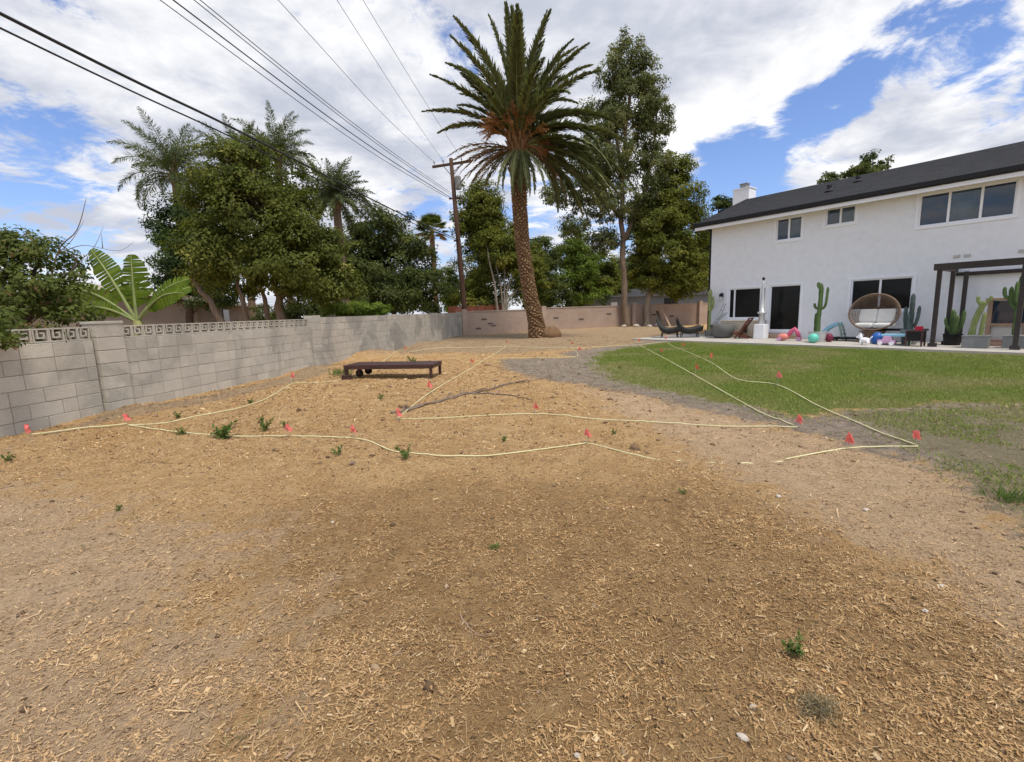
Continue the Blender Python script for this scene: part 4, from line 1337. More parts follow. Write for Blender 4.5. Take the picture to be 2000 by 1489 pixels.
for j in range(rows - 1):
    for k in range(ncol):
        k2 = (k + 1) % ncol
        Fs.append((j * ncol + k, j * ncol + k2, (j + 1) * ncol + k2, (j + 1) * ncol + k))
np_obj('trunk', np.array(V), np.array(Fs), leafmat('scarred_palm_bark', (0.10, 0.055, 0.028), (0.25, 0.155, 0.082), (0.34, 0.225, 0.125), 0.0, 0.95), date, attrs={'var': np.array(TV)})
# fibrous root boss at the foot
q = MB()
q.ell((0.62, -0.15, 0.16), (0.52, 0.5, 0.44), 18, 10)
o = q.build('root_boss', M_palmbark, date, smooth=True)
md = o.modifiers.new('d', 'DISPLACE')
tx = bpy.data.textures.new('boss_clouds', 'CLOUDS')
tx.noise_scale = 0.12
md.texture = tx
md.strength = 0.14
HX, HZ = -0.72, 9.3
# cut leaf bases under the crown
for k in range(70):
    a = k * 2.399963
    tz = k / 70
    z = 7.75 + 1.65 * tz
    rr = 0.36 + 0.05 * tz
    q = MB()
    L = 0.30 + 0.30 * tz
    dxy = Vector((math.cos(a), math.sin(a), 0))
    b0 = Vector((HX - 0.05, 0, z)) + dxy * rr * 0.8
    e0 = b0 + dxy * (0.18 + 0.10 * tz) + Vector((0, 0, L))
    q.beam(b0, (b0 + e0) / 2 + dxy * 0.06, 0.17, 0.08)
    q.beam((b0 + e0) / 2 + dxy * 0.055, e0 + dxy * 0.05, 0.11, 0.05)
    q.build('boot', M_boot, date)
rr = random.Random(9)
nF = 62
for k in range(nF):
    t_ = k / (nF - 1)
    az = k * 2.399963 + rr.uniform(-.45, .45)
    pit = 86 - 88 * t_ ** 1.15 + rr.uniform(-7, 7)
    bend = 0.52 + 1.15 * t_ + rr.uniform(-.28, .28)
    if math.cos(az) < -0.2:
        bend *= 0.62
    if math.sin(az) < -0.55 and pit < 58 and rr.random() < 0.35:
        continue
    L = 4.9 - 0.3 * t_ + rr.uniform(-.45, .35)
    # left side was thinned: few low fronds there
    ca_ = math.cos(az)
    if (pit < 30 and ca_ < -0.15) or (pit < 12 and ca_ < 0.2) or (pit < 2):
        continue
    org = (HX + 0.22 * math.cos(az), 0.22 * math.sin(az), HZ + 0.55 - 0.55 * t_)
    frond(date, L, az, R(pit), bend, 165, 0.62, L_date, 300 + k, wid=0.078, vee=0.42, plume=0.16, rach=0.045, bare=0.08, origin=org, spread=50, curl=rr.uniform(-.25, .25))
# drooping right-hand fronds and the short hanging skirt in front
for (az, pit, bend, L) in ((-10, 25, 1.4, 5.6), (-20, 0, 1.15, 6.2), (5, -5, 1.1, 6.2), (15, -15, 0.9, 6.0), (-30, -12, 1.0, 5.8), (-5, -25, 0.8, 5.6), (25, 8, 1.3, 5.8), (-40, 5, 1.2, 5.3), (40, -10, 1.0, 5.2), (-14, -34, 0.7, 4.8)):
    frond(date, L, R(az), R(pit), bend, 165, 0.62, L_date, 500 + az, wid=0.078, vee=0.30, rach=0.045, origin=(HX + 0.25, -0.1, HZ - 0.1), spread=46)
for (az, pit, L) in ((-90, -48, 2.6), (-110, -52, 2.4), (-72, -50, 2.6), (-130, -45, 2.3), (-55, -52, 2.4), (-98, -60, 2.0), (-82, -38, 2.9), (-120, -32, 3.0), (-60, -34, 3.1), (-145, -30, 2.8), (-100, -28, 3.2), (-40, -38, 3.0)):
    frond(date, L, R(az), R(pit), 0.75, 60, 0.42, L_date, 700 + az, wid=0.045, vee=0.25, rach=0.04, origin=(HX + 0.3 * math.cos(R(az)), 0.3 * math.sin(R(az)), HZ - 0.3), spread=40)
for (az, pit, bend, L) in ((175, 5, 0.9, 3.2), (195, -6, 0.8, 3.0), (160, -12, 0.9, 3.1), (210, -2, 0.9, 2.8), (185, -20, 0.7, 2.7), (150, -25, 0.6, 2.5), (220, -18, 0.7, 2.6), (168, 18, 0.9, 3.0), (0, -32, 0.8, 3.2), (-15, -28, 0.9, 3.0), (172, -10, 0.8, 3.4), (190, 8, 0.9, 3.3), (205, -14, 0.8, 3.0), (180, 20, 1.0, 3.3), (145, -8, 0.8, 2.8)):
    frond(date, L, R(az), R(pit), bend, 60, 0.42, L_dead, 900 + az, wid=0.035, vee=0.2, plume=0.4, rach=0.03, origin=(HX + 0.3 * math.cos(R(az)), 0.3 * math.sin(R(az)), HZ - 0.25), spread=45)
# orange fruit stalks
for i, (az, pit, L) in enumerate([(-100, 42, 2.2), (-60, 48, 2.1), (-140, 30, 2.3), (-165, 35, 2.5), (170, 30, 2.4), (-20, -5, 1.8), (-40, 15, 1.9), (-85, 58, 2.0), (10, 10, 2.0), (-8, -14, 1.8), (-150, 50, 2.2), (-110, 25, 2.1), (-70, 25, 1.9), (-150, 15, 2.2), (-28, -22, 1.7)]):
    L = L * 0.78
    q = MB()
    r2 = random.Random(i)
    a, p_ = R(az), R(pit)
    d = Vector((math.cos(a) * math.cos(p_), math.sin(a) * math.cos(p_), math.sin(p_)))
    o0 = Vector((HX, 0, HZ)) + d * 0.3
    e0 = o0 + d * L * 0.55
    q.tube([o0, e0], [0.045, 0.03], 6)
    for s_ in range(22):
        d2 = (d + Vector((r2.gauss(0, .35), r2.gauss(0, .35), r2.gauss(-.25, .3)))).normalized()
        e1 = e0 + d2 * L * r2.uniform(.25, .5)
        q.tube([e0 - d * r2.uniform(0, .3), (e0 + e1) / 2 + Vector((0, 0, .04)), e1 + Vector((0, 0, -.12))], [0.018, 0.016, 0.012], 4)
        for _ in range(3):
            c_ = e0.lerp(e1, r2.uniform(.4, 1)) + Vector((r2.gauss(0, .03), r2.gauss(0, .03), r2.gauss(-.04, .03)))
            q.ell(c_, (.022, .022, .028), 5, 3)
    q.build('fruit_stalk', M_fruit, date)


def queen_palm(label, base, hz_, L, nF, seed, lean=0.0, az_bias=None, trunk_r=0.16):
    o = thing('feather_palm', label, 'palm tree', (base[0], base[1], 0), 0, 'feather palms behind the grey wall')
    q_ = MB()
    q_.tube(sagline([(-lean, 0, -0.1), (-lean * .5, 0, hz_ * .5), (0, 0, hz_)], 6), [trunk_r * (1.2 - 0.3 * i / 12) for i in range(13)], 10)
    q_.tube([(0, 0, hz_ - 0.15), (0, 0, hz_ + 0.25), (0, 0, hz_ + 0.7)], [trunk_r, trunk_r * 1.5, trunk_r * 0.6], 10)
    q_.build('trunk', M_bark, o, smooth=True)
    r_ = random.Random(seed)
    for k in range(nF):
        t_ = k / (nF - 1)
        az = k * 2.399963 + r_.uniform(-.2, .2)
        pit = 82 - 85 * t_ + r_.uniform(-8, 8)
        frond(o, L * r_.uniform(.85, 1.1), az, R(pit), 0.7 + 1.1 * t_ + r_.uniform(-.15, .2), 100, 0.5 * L / 3, L_queen, seed * 100 + k, wid=0.028, vee=0.0, plume=0.7, rach=0.025, bare=0.18, origin=(0, 0, hz_ + 0.3), spread=70)
    return o


queen_palm('wind-blown feather palm left of the leaning tree', (-15.6, 23), 7.9, 2.7, 34, 3, 0.3)
queen_palm('second feather palm behind the left side of the leaning tree top', (-13.6, 25), 9.0, 2.4, 22, 4, 0.2)
queen_palm('feather palm rising behind the right side of the leaning tree', (-11.6, 25), 9.25, 2.35, 30, 5, 0.1)
queen_palm('shorter feather palm standing clear right of the leaning tree', (-7.75, 22), 6.35, 1.95, 46, 6, -0.1, trunk_r=0.2)

fp = thing('fan_palm', 'small distant fan palm left of the utility pole', 'palm tree', (-7.1, 45, 0))
q = MB()
q.tube([(0.1, 0, -0.1), (0, 0, 5), (0, 0, 9.0)], [0.26, 0.22, 0.24], 10)
q.build('trunk', M_palmbark, fp, smooth=True)
for k in range(30):
    r_ = np.random.default_rng(k + 60)
    az = k * 2.4
    pit = R(75 - 105 * k / 30)
    d = np.array([math.cos(az) * math.cos(pit), math.sin(az) * math.cos(pit), math.sin(pit)])
    o0 = np.array([0, 0, 9.1]) + d * 0.95
    nseg = 22
    sv = unit(np.cross(d, [0, 0, 1.0]) + 1e-6)
    an = np.linspace(-1.35, 1.35, nseg)
    dv = d[None] * np.cos(an)[:, None] + sv[None] * np.sin(an)[:, None] + np.array([0, 0, -0.15])
    V, F_ = leaf_arrays(np.tile(o0, (nseg, 1)), dv, np.tile(np.cross(sv, d), (nseg, 1)), np.full(nseg, 0.85), np.full(nseg, 0.12), 0.02)
    o = np_obj('fan_leaf', V, F_, L_dark if k < 22 else L_dead, fp, attrs={'var': np.repeat(np.clip(0.5 + 0.2 * r_.normal(size=nseg), 0, .95), 4)})
    q = MB()
    q.tube([(0, 0, 9.1), tuple(o0)], 0.02, 4)
    q.build('stalk', M_rach, o)

# ------------------------------------------------------------------ banana plant
ba = thing('banana_plant', 'bright green banana plant with big upright leaves behind the grey wall', 'banana plant', (-7.2, 9.0, 0))
q = MB()
q.tube([(0, 0, -0.1), (0, 0, 0.8), (0.02, 0, 1.45)], [0.13, 0.11, 0.07], 10)
q.build('stem', mat('banana_stem', (0.30, 0.30, 0.10), (0.2, 0.18, 0.07), 4, 0.6), ba, smooth=True)


def banana_leaf(tip, width, seed, back=0.0, petiole=0.22):
    r_ = np.random.default_rng(seed)
    tip = np.array(tip, float)
    L = np.linalg.norm(tip)
    org = np.array([0, 0, 1.42])
    ns = 26
    nrm = unit(np.array([0.1 * r_.normal(), -1.0, 0.35]))
    V, F_, var = [], [], []
    ctr = []
    for i in range(ns + 1):
        t_ = i / ns
        p = org + tip * t_ + np.array([0, back * t_ * t_, 0]) + np.array([0, 0, 0.16 * L * math.sin(t_ * math.pi) * (abs(tip[0]) / L)])
        ctr.append(p)
    ctr = np.array(ctr)
    for sg in (-1, 1):
        for i in range(ns):
            t_ = i / ns
            if t_ < petiole:
                continue
            u0 = (t_ - petiole) / (1 - petiole)
            u1 = (t_ + 1 / ns - petiole) / (1 - petiole)
            w0 = width * (math.sin(min(1, u0 ** 0.75) * math.pi * 0.96 + 0.06) ** 0.55)
            w1 = width * (max(0.02, math.sin(min(1, u1 ** 0.75) * math.pi * 0.96 + 0.06)) ** 0.55)
            tg = unit(ctr[i + 1] - ctr[i])
            sd_ = unit(np.cross(tg, nrm)) * sg
            dr = nrm * (-0.20 + 0.11 * r_.normal()) + np.array([0, 0, -0.10])
            a = ctr[i]
            b_ = ctr[i + 1]
            e1 = a + (sd_ + dr + tg * 0.25) * w0
            e2 = b_ + (sd_ + dr + tg * 0.25) * w1 - tg * 0.008
            k = len(V)
            V += [a, b_, e2, e1]
            F_.append((k, k + 1, k + 2, k + 3))
            vv = np.clip(0.5 + 0.2 * r_.normal(), 0, 1)
            var += [vv, vv, vv * 0.8, vv * 0.8]
    o_ = np_obj('leaf', np.array(V), np.array(F_), L_banana, ba, attrs={'var': np.array(var)})
    q_ = MB()
    q_.tube([tuple(c) for c in ctr[::2]], [0.03 * (1.1 - c / 14) for c in range(len(ctr[::2]))], 6)
    q_.build('midrib', M_palecactus, o_)


for i, (tx_, ty_, tz_, w_, bk) in enumerate([(0.0, 0.05, 1.28, 0.30, 0.05), (-0.88, 0.1, 1.42, 0.23, 0.15), (-1.5, -0.1, 0.66, 0.19, 0.1), (0.98, 0.1, 0.80, 0.20, 0.1), (1.18, -0.2, 0.50, 0.19, -0.1), (-0.45, 0.6, 1.0, 0.2, 0.2), (0.5, 0.7, 0.7, 0.18, 0.2), (-0.9, -0.4, 0.28, 0.14, 0)]):
    banana_leaf((tx_, ty_, tz_), w_, 70 + i, bk)

# ================================================================== pergola
pg = thing('pergola', 'dark brown timber pergola frame at the far right of the patio', 'pergola', hp(8.0, 2.15, 0.035), HRZ)
for (x, y) in ((0, 0), (1.62, -0.15), (0.12, 0.95), (0.25, 1.9), (5.0, -0.2)):
    q = MB()
    q.bb(x - 0.05, x + 0.05, y - 0.05, y + 0.05, 0, 2.12)
    q.build('post', M_perg, pg, bevel=0.006)
    q = MB()
    q.bb(x - 0.09, x + 0.09, y - 0.09, y + 0.09, 0.001, 0.10)
    q.build('post_base', M_perg, pg)
q = MB()
q.bb(-0.12, 6.5, -0.09, -0.01, 2.121, 2.30)
q.build('front_beam', M_perg, pg, bevel=0.004)
q = MB()
q.bb(-0.05, 0.03, -0.005, 2.1, 2.122, 2.28)
q.build('side_beam', M_perg, pg)
q = MB()
q.bb(-0.1, 6.5, 2.02, 2.09, 2.0, 2.11)
q.build('ledger', M_perg, pg)

# ================================================================== cacti and planters


def cactus(label, loc, stems, material, pot=None, n=14, group='potted cacti on the patio'):
    """stems: list of (points, radius); pot: builder(thing)"""
    o_ = thing('potted_cactus' if pot else 'cactus', label, 'cactus', loc, HRZ, group)
    for (pts, ra) in stems:
        q_ = MB()
        pp = sagline(pts, 6)
        n_ = len(pp)
        rads = [ra * 0.74 * (0.97 + 0.06 * math.sin(9.0 * i / n_ * math.pi + ra * 50)) * (1 if i < n_ - 2 else (0.75 if i == n_ - 2 else 0.25)) for i in range(n_)]
        q_.tube(pp, rads, n, star=0.16)
        q_.build('stem', material, o_)
    if pot:
        pot(o_)
    return o_


def boxpot(w, d, h, m_):
    def f(o_):
        q_ = MB()
        q_.bb(-w / 2, w / 2, -d / 2, d / 2, 0, h)
        q_.bb(-w / 2 - .012, w / 2 + .012, -d / 2 - .012, d / 2 + .012, h + .001, h + .04)
        q_.build('planter', m_, o_, bevel=0.01)
    return f


def roundpot(r_, h, m_):
    def f(o_):
        q_ = MB()
        q_.lathe([(r_ * .78, 0), (r_ * .9, h * .4), (r_, h * .93), (r_ * 1.05, h * .94), (r_ * 1.05, h), (r_ * .92, h), (r_ * .9, h * .9), (0.01, h * .9)], 22)
        q_.build('pot', m_, o_, smooth=False)
    return f


cactus('tall branching green cactus in a pale tub beside the glass door', hp(4.92, 1.66, .035),
       [([(0, 0, 0.3), (0.0, 0, 0.9), (0.02, 0, 1.35), (0.02, 0, 1.98)], 0.085), ([(0.03, 0, 1.1), (0.16, 0, 1.2), (0.20, 0, 1.45), (0.22, 0, 1.85)], 0.05), ([(0, 0, 1.12), (-0.11, 0, 1.16), (-0.16, 0, 1.32)], 0.05), ([(-0.1, 0.05, .3), (-0.11, 0.05, .7), (-0.1, .05, 0.98)], 0.05), ([(0.0, 0, 1.80), (-0.07, 0, 1.9), (-0.06, 0, 2.02)], 0.06)],
       M_cactus, roundpot(0.27, 0.36, M_steel))
cactus('slender pale cactus standing against the house corner', hp(0.22, 0.35, .035),
       [([(0, 0, 0.2), (0.0, 0, 0.8), (0.02, 0, 1.2)], 0.07), ([(0, 0, 1.1), (-0.02, 0, 1.5), (0.0, 0, 2.05)], 0.10), ([(0.05, 0, 1.15), (0.14, 0, 1.35), (0.13, 0, 1.75)], 0.06)], M_palecactus, roundpot(0.2, 0.26, M_greyconc))
cactus('blue-grey column cactus behind the dark side table', hp(7.35, 1.55, .035),
       [([(0, 0, 0.4), (0, 0, 1.0), (0.0, 0, 1.52)], 0.075), ([(-0.1, 0, 0.4), (-0.14, 0, .8), (-0.14, 0, 1.13)], 0.06), ([(0.08, 0, 0.5), (0.15, 0, 0.8), (0.17, 0, 1.15)], 0.055), ([(-.02, -.1, 0.4), (-0.04, -.12, .7), (-0.04, -.12, .9)], 0.06)], M_bluecactus, roundpot(0.22, 0.45, M_greyconc))
cactus('short branching cactus in a black bowl beside the first pergola post', hp(8.28, 1.35, .035),
       [([(0, 0, 0.30), (0.0, 0, 0.7), (-0.06, 0, 1.02)], 0.075), ([(0.05, 0, 0.35), (0.16, 0, 0.6), (0.19, 0, 1.0)], 0.06), ([(-0.04, 0, 0.35), (-0.15, 0, 0.55), (-0.2, 0, 0.78)], 0.05), ([(0.02, -.06, 0.35), (0.06, -.1, .6), (0.08, -.1, 0.85)], 0.06), ([(-.02, .06, 0.35), (-0.08, .1, .6), (-0.08, .1, 0.95)], 0.05)], M_cactus,
       roundpot(0.22, 0.32, M_black))
cactus('leaning pale column cactus in a grey box planter', hp(8.86, 2.05, .035),
       [([(-0.1, 0, 0.25), (-0.06, 0, 0.7), (0.03, 0, 1.05), (0.10, 0, 1.25)], 0.085), ([(0.08, 0, 0.25), (0.09, 0, .6), (0.12, 0, 0.95)], 0.06), ([(0.05, 0, 1.1), (-0.04, 0, 1.25), (-0.05, 0, 1.38)], 0.05), ([(0.09, 0, 1.2), (0.18, 0, 1.28), (0.2, 0, 1.38)], 0.045)], M_palecactus, boxpot(0.5, 0.4, 0.30, M_greyconc))
cactus('tall many-armed cactus in a grey planter behind the outer pergola post', hp(9.55, 1.75, .035),
       [([(0, 0, 0.25), (0.0, 0, 0.9), (0.0, 0, 1.4), (0.02, 0, 1.95)], 0.09), ([(-.02, 0, 1.0), (-0.15, 0, 1.2), (-0.18, 0, 1.6)], 0.06), ([(0.02, 0, 1.05), (0.14, 0, 1.25), (0.16, 0, 1.85)], 0.06), ([(0, -.03, 1.1), (-0.06, -.13, 1.3), (-0.07, -.14, 1.72)], 0.055), ([(-.03, 0, 1.15), (-.27, 0, 1.35), (-0.30, 0, 1.6)], 0.05)], M_cactus, boxpot(0.42, 0.4, 0.30, M_greyconc))

bowl = thing('concrete_bowl_planter', 'large round grey concrete bowl planter by the house corner', 'planter', hp(1.18, 1.0, .035), HRZ)
q = MB()
q.lathe([(0.28, 0), (0.40, 0.12), (0.465, 0.32), (0.48, 0.56), (0.455, 0.58), (0.43, 0.56), (0.42, 0.46), (0.01, 0.46)], 32)
q.build('bowl', M_bowl, bowl, smooth=True)
q = MB()
q.box((-0.25, -0.42, 0.50), (0.12, 0.05, 0.05), (0, 0, R(-31)))
q.build('handle_slot', M_black, bowl)

# ================================================================== patio furniture
GL = 'charcoal lounge chairs by the house corner'
for (s_, n_, rz, lab) in ((-1.0, 1.55, 0.5, 'charcoal scoop lounge chair farther from the house, by the pink wall side'), (-0.28, 1.15, 0.7, 'charcoal scoop lounge chair closer to the house downspout')):
    o = thing('lounge_chair', lab, 'lounge chair', hp(s_, n_, .035), HRZ + rz, GL)
    V, Fs = [], []
    prof = [(-0.52, 0.80), (-0.46, 0.62), (-0.36, 0.42), (-0.2, 0.30), (0.0, 0.27), (0.22, 0.30), (0.42, 0.36), (0.55, 0.38)]
    nw_ = 9
    for i, (x, z) in enumerate(prof):
        for j in range(nw_):
            w = (j / (nw_ - 1) - 0.5) * 2
            V.append((x, w * 0.42 * (1 - 0.12 * abs(i - 3) / 4), z - 0.06 + 0.20 * w * w))
    nv = len(V)
    V += [(x, y, z - 0.07) for (x, y, z) in V]
    for i in range(len(prof) - 1):
        for j in range(nw_ - 1):
            a = i * nw_ + j
            Fs.append((a, a + 1, a + 1 + nw_, a + nw_))
            Fs.append((a + nv + nw_, a + nw_ + 1 + nv, a + 1 + nv, a + nv))
    for i in range(len(prof) - 1):
        for j in (0, nw_ - 1):
            a = i * nw_ + j
            Fs.append((a, a + nw_, a + nw_ + nv, a + nv))
    for j in range(nw_ - 1):
        for i in (0, len(prof) - 1):
            a = i * nw_ + j
            Fs.append((a, a + 1, a + 1 + nv, a + nv))
    np_obj('seat_shell', np.array(V), np.array(Fs), M_charcoal, o, smooth=True)
    for (x, y) in ((-0.3, -0.25), (-0.3, 0.25), (0.38, -0.25), (0.38, 0.25)):
        q = MB()
        q.tube([(x, y, 0), (x * 0.9, y * 0.9, 0.24)], [0.018, 0.022], 8)
        q.build('leg', M_black, o)
dk = thing('slatted_chair', 'reddish-brown folding slatted chair leaning back beside the bowl planter', 'chair', hp(2.05, 1.05, .035), HRZ + 0.15)
for sg in (-1, 1):
    q = MB()
    q.beam((-0.22, sg * 0.24, 0.0), (0.30, sg * 0.24, 0.82), 0.03, 0.05)
    q.build('back_rail', M_redwood, dk)
    q = MB()
    q.beam((-0.32, sg * 0.21, 0.22), (0.28, sg * 0.21, 0.02), 0.03, 0.05)
    q.build('seat_rail', M_redwood, dk)
for k in range(9):
    t_ = 0.12 + k * 0.1
    q = MB()
    q.box((-0.22 + 0.52 * t_, 0, 0.82 * t_ + 0.035), (0.055, 0.52, 0.018), (0, -math.atan2(0.82, 0.52), 0))
    q.build('back_slat', M_redwood, dk)
for k in range(5):
    t_ = 0.08 + k * 0.17
    q = MB()
    q.box((-0.32 + 0.6 * t_, 0, 0.24 - 0.2 * t_ + 0.02), (0.06, 0.46, 0.018), (0, math.atan2(0.2, 0.6), 0))
    q.build('seat_slat', M_redwood, dk)
bench = thing('storage_bench', 'cream boarded storage bench under the ground-floor window', 'bench', hp(1.62, 0.26, .035), HRZ)
for k in range(11):
    q = MB()
    q.bb(-0.82 + k * 0.15, -0.82 + k * 0.15 + 0.144, -0.18, -0.155, 0.03, 0.66)
    q.build('board', M_cream, bench)
q = MB()
q.bb(-0.80, 0.80, -0.154, 0.2, 0.0, 0.655)
q.build('chest', M_cream, bench)
q = MB()
q.bb(-0.86, 0.86, -0.20, 0.21, 0.661, 0.70)
q.build('lid', M_cream, bench, bevel=0.008)
la = thing('black_lantern', 'small black lantern on the patio behind the bowl planter', 'lantern', hp(1.92, 0.62, .035), HRZ)
q = MB()
q.bb(-0.07, 0.07, -0.07, 0.07, 0.22, 0.24)
q.bb(-0.07, 0.07, -0.07, 0.07, 0.44, 0.46)
for (x, y) in ((-.06, -.06), (.06, -.06), (.06, .06), (-.06, .06)):
    q.bb(x - .01, x + .01, y - .01, y + .01, 0.2401, 0.4399)
    q.bb(x - .008, x + .008, y - .008, y + .008, 0.0, 0.2199)
q.build('frame', M_black, la)
q = MB()
q.bb(-0.045, 0.045, -0.045, 0.045, 0.2405, 0.4395)
q.build('glass', M_screen, la)
q = MB()
q.lathe([(0.09, 0.461), (0.03, 0.53), (0.015, 0.56)], 8)
q.build('cap', M_black, la)
ht = thing('patio_heater', 'slim white patio heater with tank base beside the glass door', 'heater', hp(2.62, 0.75, .035), HRZ)
q = MB()
q.bb(-0.2, 0.2, -0.2, 0.2, 0.0, 0.56)
q.build('tank_housing', M_white, ht, bevel=0.015)
q = MB()
q.lathe([(0.12, 0.561), (0.10, 0.95), (0.16, 0.97), (0.16, 1.03), (0.09, 1.06), (0.07, 1.5), (0.04, 2.1), (0.02, 2.25)], 16)
q.build('flame_tube', M_steel, ht, smooth=True)
q = MB()
q.ell((0, 0, 2.31), (0.055, 0.055, 0.06), 12, 8)
q.build('knob', M_black, ht, smooth=True)
rk = thing('leaning_rack', 'thin grey folding rack leaning on the white wall by the lamp', 'rack', hp(0.55, 0.55, .035), HRZ)
for (x0, x1, y) in ((-0.12, 0.28, 0.0), (0.06, 0.34, -0.05)):
    q = MB()
    q.tube([(x0, y, 0.55 if y else 0.0), (x1, 0.42, 1.42 if not y else 1.02)], 0.014, 6)
    q.tube([(x0, y - .25, 0.55 if y else 0.0), (x1, 0.22, 1.42 if not y else 1.02)], 0.014, 6)
    for k in range(4):
        t_ = 0.2 + 0.2 * k
        a = Vector((x0, y, 0.55 if y else 0)).lerp(Vector((x1, .42, 1.42 if not y else 1.02)), t_)
        q.tube([a, a + Vector((0, -.22, 0))], 0.01, 5)
    q.build('rack_panel', M_greyconc, rk)

# egg chair
eg = thing('egg_chair', 'double wicker egg chair with white cushions below the wide window', 'egg chair', hp(6.28, 1.0, .035), HRZ)
q = MB()
nr, nc_ = 15, 30


def eggp(a, e):
    # a: around the opening (-pi..pi), e: 0 rim .. 1 back
    r0_ = math.cos(e * math.pi / 2)
    x = 0.67 * math.sin(a) * r0_ ** 0.8
    z = 0.95 + 0.60 * math.cos(a) * r0_ ** 0.8 * (1.0 if math.cos(a) > 0 else 0.92)
    y = -0.05 + 0.55 * math.sin(e * math.pi / 2) + 0.10 * math.cos(a)
    return (x, y, z)


for k in range(72):
    a = -math.pi + 2 * math.pi * k / 72
    q.tube([eggp(a, e / 7) for e in range(8)], 0.0085, 4, cap=False)
for e in (.5, 1, 1.5, 2, 2.5, 3, 3.5, 4, 4.5, 5, 6):
    q.tube([eggp(-math.pi + 2 * math.pi * k / 36, e / 7.0) for k in range(37)], 0.0085, 4, cap=False)
q.build('wicker_shell', M_wicker, eg)
q = MB()
q.tube([eggp(-math.pi + 2 * math.pi * k / 40, 0) for k in range(41)], 0.032, 8, cap=False)
q.build('rim', M_wicker, eg, smooth=True)
for sg in (-1, 1):
    q = MB()
    q.box((sg * 0.25, 0.10, 0.55), (0.48, 0.50, 0.15), (R(4), 0, 0))
    q.build('seat_cushion', M_cushion, eg, bevel=0.05)
    q = MB()
    q.box((sg * 0.25, 0.33, 0.84), (0.50, 0.13, 0.46), (R(-16), 0, 0))
    q.build('back_cushion', M_cushion, eg, bevel=0.05)
q = MB()
q.lathe([(0.44, 0.0), (0.43, 0.05), (0.26, 0.10), (0.2, 0.22), (0.30, 0.33), (0.38, 0.36)], 20)
q.build('base', M_wicker, eg, smooth=True)

bl_ = thing('low_black_platform', 'low black mat platform on the patio left of the egg chair', 'platform', hp(5.55, 0.75, .035), HRZ)
q = MB()
q.bb(-0.45, 0.45, -0.2, 0.2, 0.06, 0.13)
q.build('deck', M_black, bl_, bevel=0.01)
for (x, y) in ((-.4, -.15), (.4, -.15), (-.4, .15), (.4, .15)):
    q = MB()
    q.bb(x - .03, x + .03, y - .03, y + .03, 0, 0.059)
    q.build('foot', M_black, bl_)
db = thing('dark_bench', 'long dark bench behind the egg chair and column cactus', 'bench', hp(6.95, 0.55, .035), HRZ)
q = MB()
q.bb(-0.6, 0.6, -0.2, 0.2, 0.36, 0.42)
q.build('seat', M_black, db, bevel=0.006)
for x in (-.52, .52):
    for y in (-.15, .15):
        q = MB()
        q.bb(x - .025, x + .025, y - .025, y + .025, 0, 0.359)
        q.build('leg', M_black, db)
tb = thing('side_table', 'dark square side table at the lawn edge before the pergola', 'table', hp(7.62, 2.15, .035), HRZ)
q = MB()
q.bb(-0.2, 0.2, -0.2, 0.2, 0.42, 0.455)
q.build('top', M_darkwood, tb, bevel=0.005)
q = MB()
q.bb(-0.18, 0.18, -0.18, 0.18, 0.16, 0.419)
q.build('drawer_box', M_black, tb)
for x in (-.175, .175):
    for y in (-.175, .175):
        q = MB()
        q.bb(x - .02, x + .02, y - .02, y + .02, 0, 0.4195)
        q.build('leg', M_darkwood, tb)
rb = thing('red_box', 'small red box resting on the dark side table', 'box', (hp(7.68, 2.1)[0], hp(7.68, 2.1)[1], 0.491), HRZ + .2)
q = MB()
q.bb(-0.10, 0.08, -0.06, 0.06, 0.0, 0.09)
q.build('carton', M_red, rb, bevel=0.008)
q = MB()
q.bb(-0.104, 0.084, -0.064, 0.064, 0.0905, 0.115)
q.build('lid', M_red, rb, bevel=0.006)

# ================================================================== toys on the patio
GTOY = 'plastic toys on the patio'
tr_ = thing('ride_on_toy', 'pink ride-on toy near the glass door step', 'toy', hp(4.02, 1.55, .035), HRZ + 0.1, GTOY)
q = MB()
q.lathe([(0.02, 0), (0.15, 0.05), (0.17, 0.14), (0.11, 0.22), (0.02, 0.25)], 14, (-0.22, 0, 0.02), 1.25, 0.9)
q.build('body', M_coral, tr_, smooth=True)
q = MB()
q.tube([(-0.1, 0, 0.12), (0.02, 0, 0.34), (0.12, 0, 0.42), (0.22, 0, 0.3), (0.3, 0, 0.12)], [0.06, 0.08, 0.085, 0.07, 0.05], 10)
q.build('handle_hoop', M_pinkpl, tr_, smooth=True)
for (x, y) in ((-.32, -.14), (-.32, .14), (.28, -.1), (.28, .1)):
    q = MB()
    q.tube([(x, y - .025, 0.07), (x, y + .025, 0.07)], 0.07, 14)
    w_ = q.build('wheel', M_lilac, tr_)
bd = tag(MB().ell((0, 0, 0.16), (0.16, 0.16, 0.16), 20, 12).build('mint_ball', M_teal, smooth=True), 'mint green ball in front of the pale cactus tub', 'ball', GTOY)
bd.location = hp(4.98, 2.15, 0.035)
bd = tag(MB().ell((0, 0, 0.14), (0.12, 0.12, 0.16), 16, 10).build('maroon_ball', mat('maroon_rubber', (0.20, 0.03, 0.06), None, 4, 0.4), smooth=True), 'dark maroon ball right behind the pale cactus tub', 'ball', GTOY)
bd.location = hp(5.22, 1.5, 0.035)
sl_ = thing('toy_slide', 'small blue toy slide with grey-green ladder by the wall', 'toy slide', hp(5.02, 0.75, .035), HRZ, GTOY)
q = MB()
pts = [(-0.42, 0.10), (-0.28, 0.16), (-0.1, 0.38), (0.1, 0.52), (0.28, 0.56)]
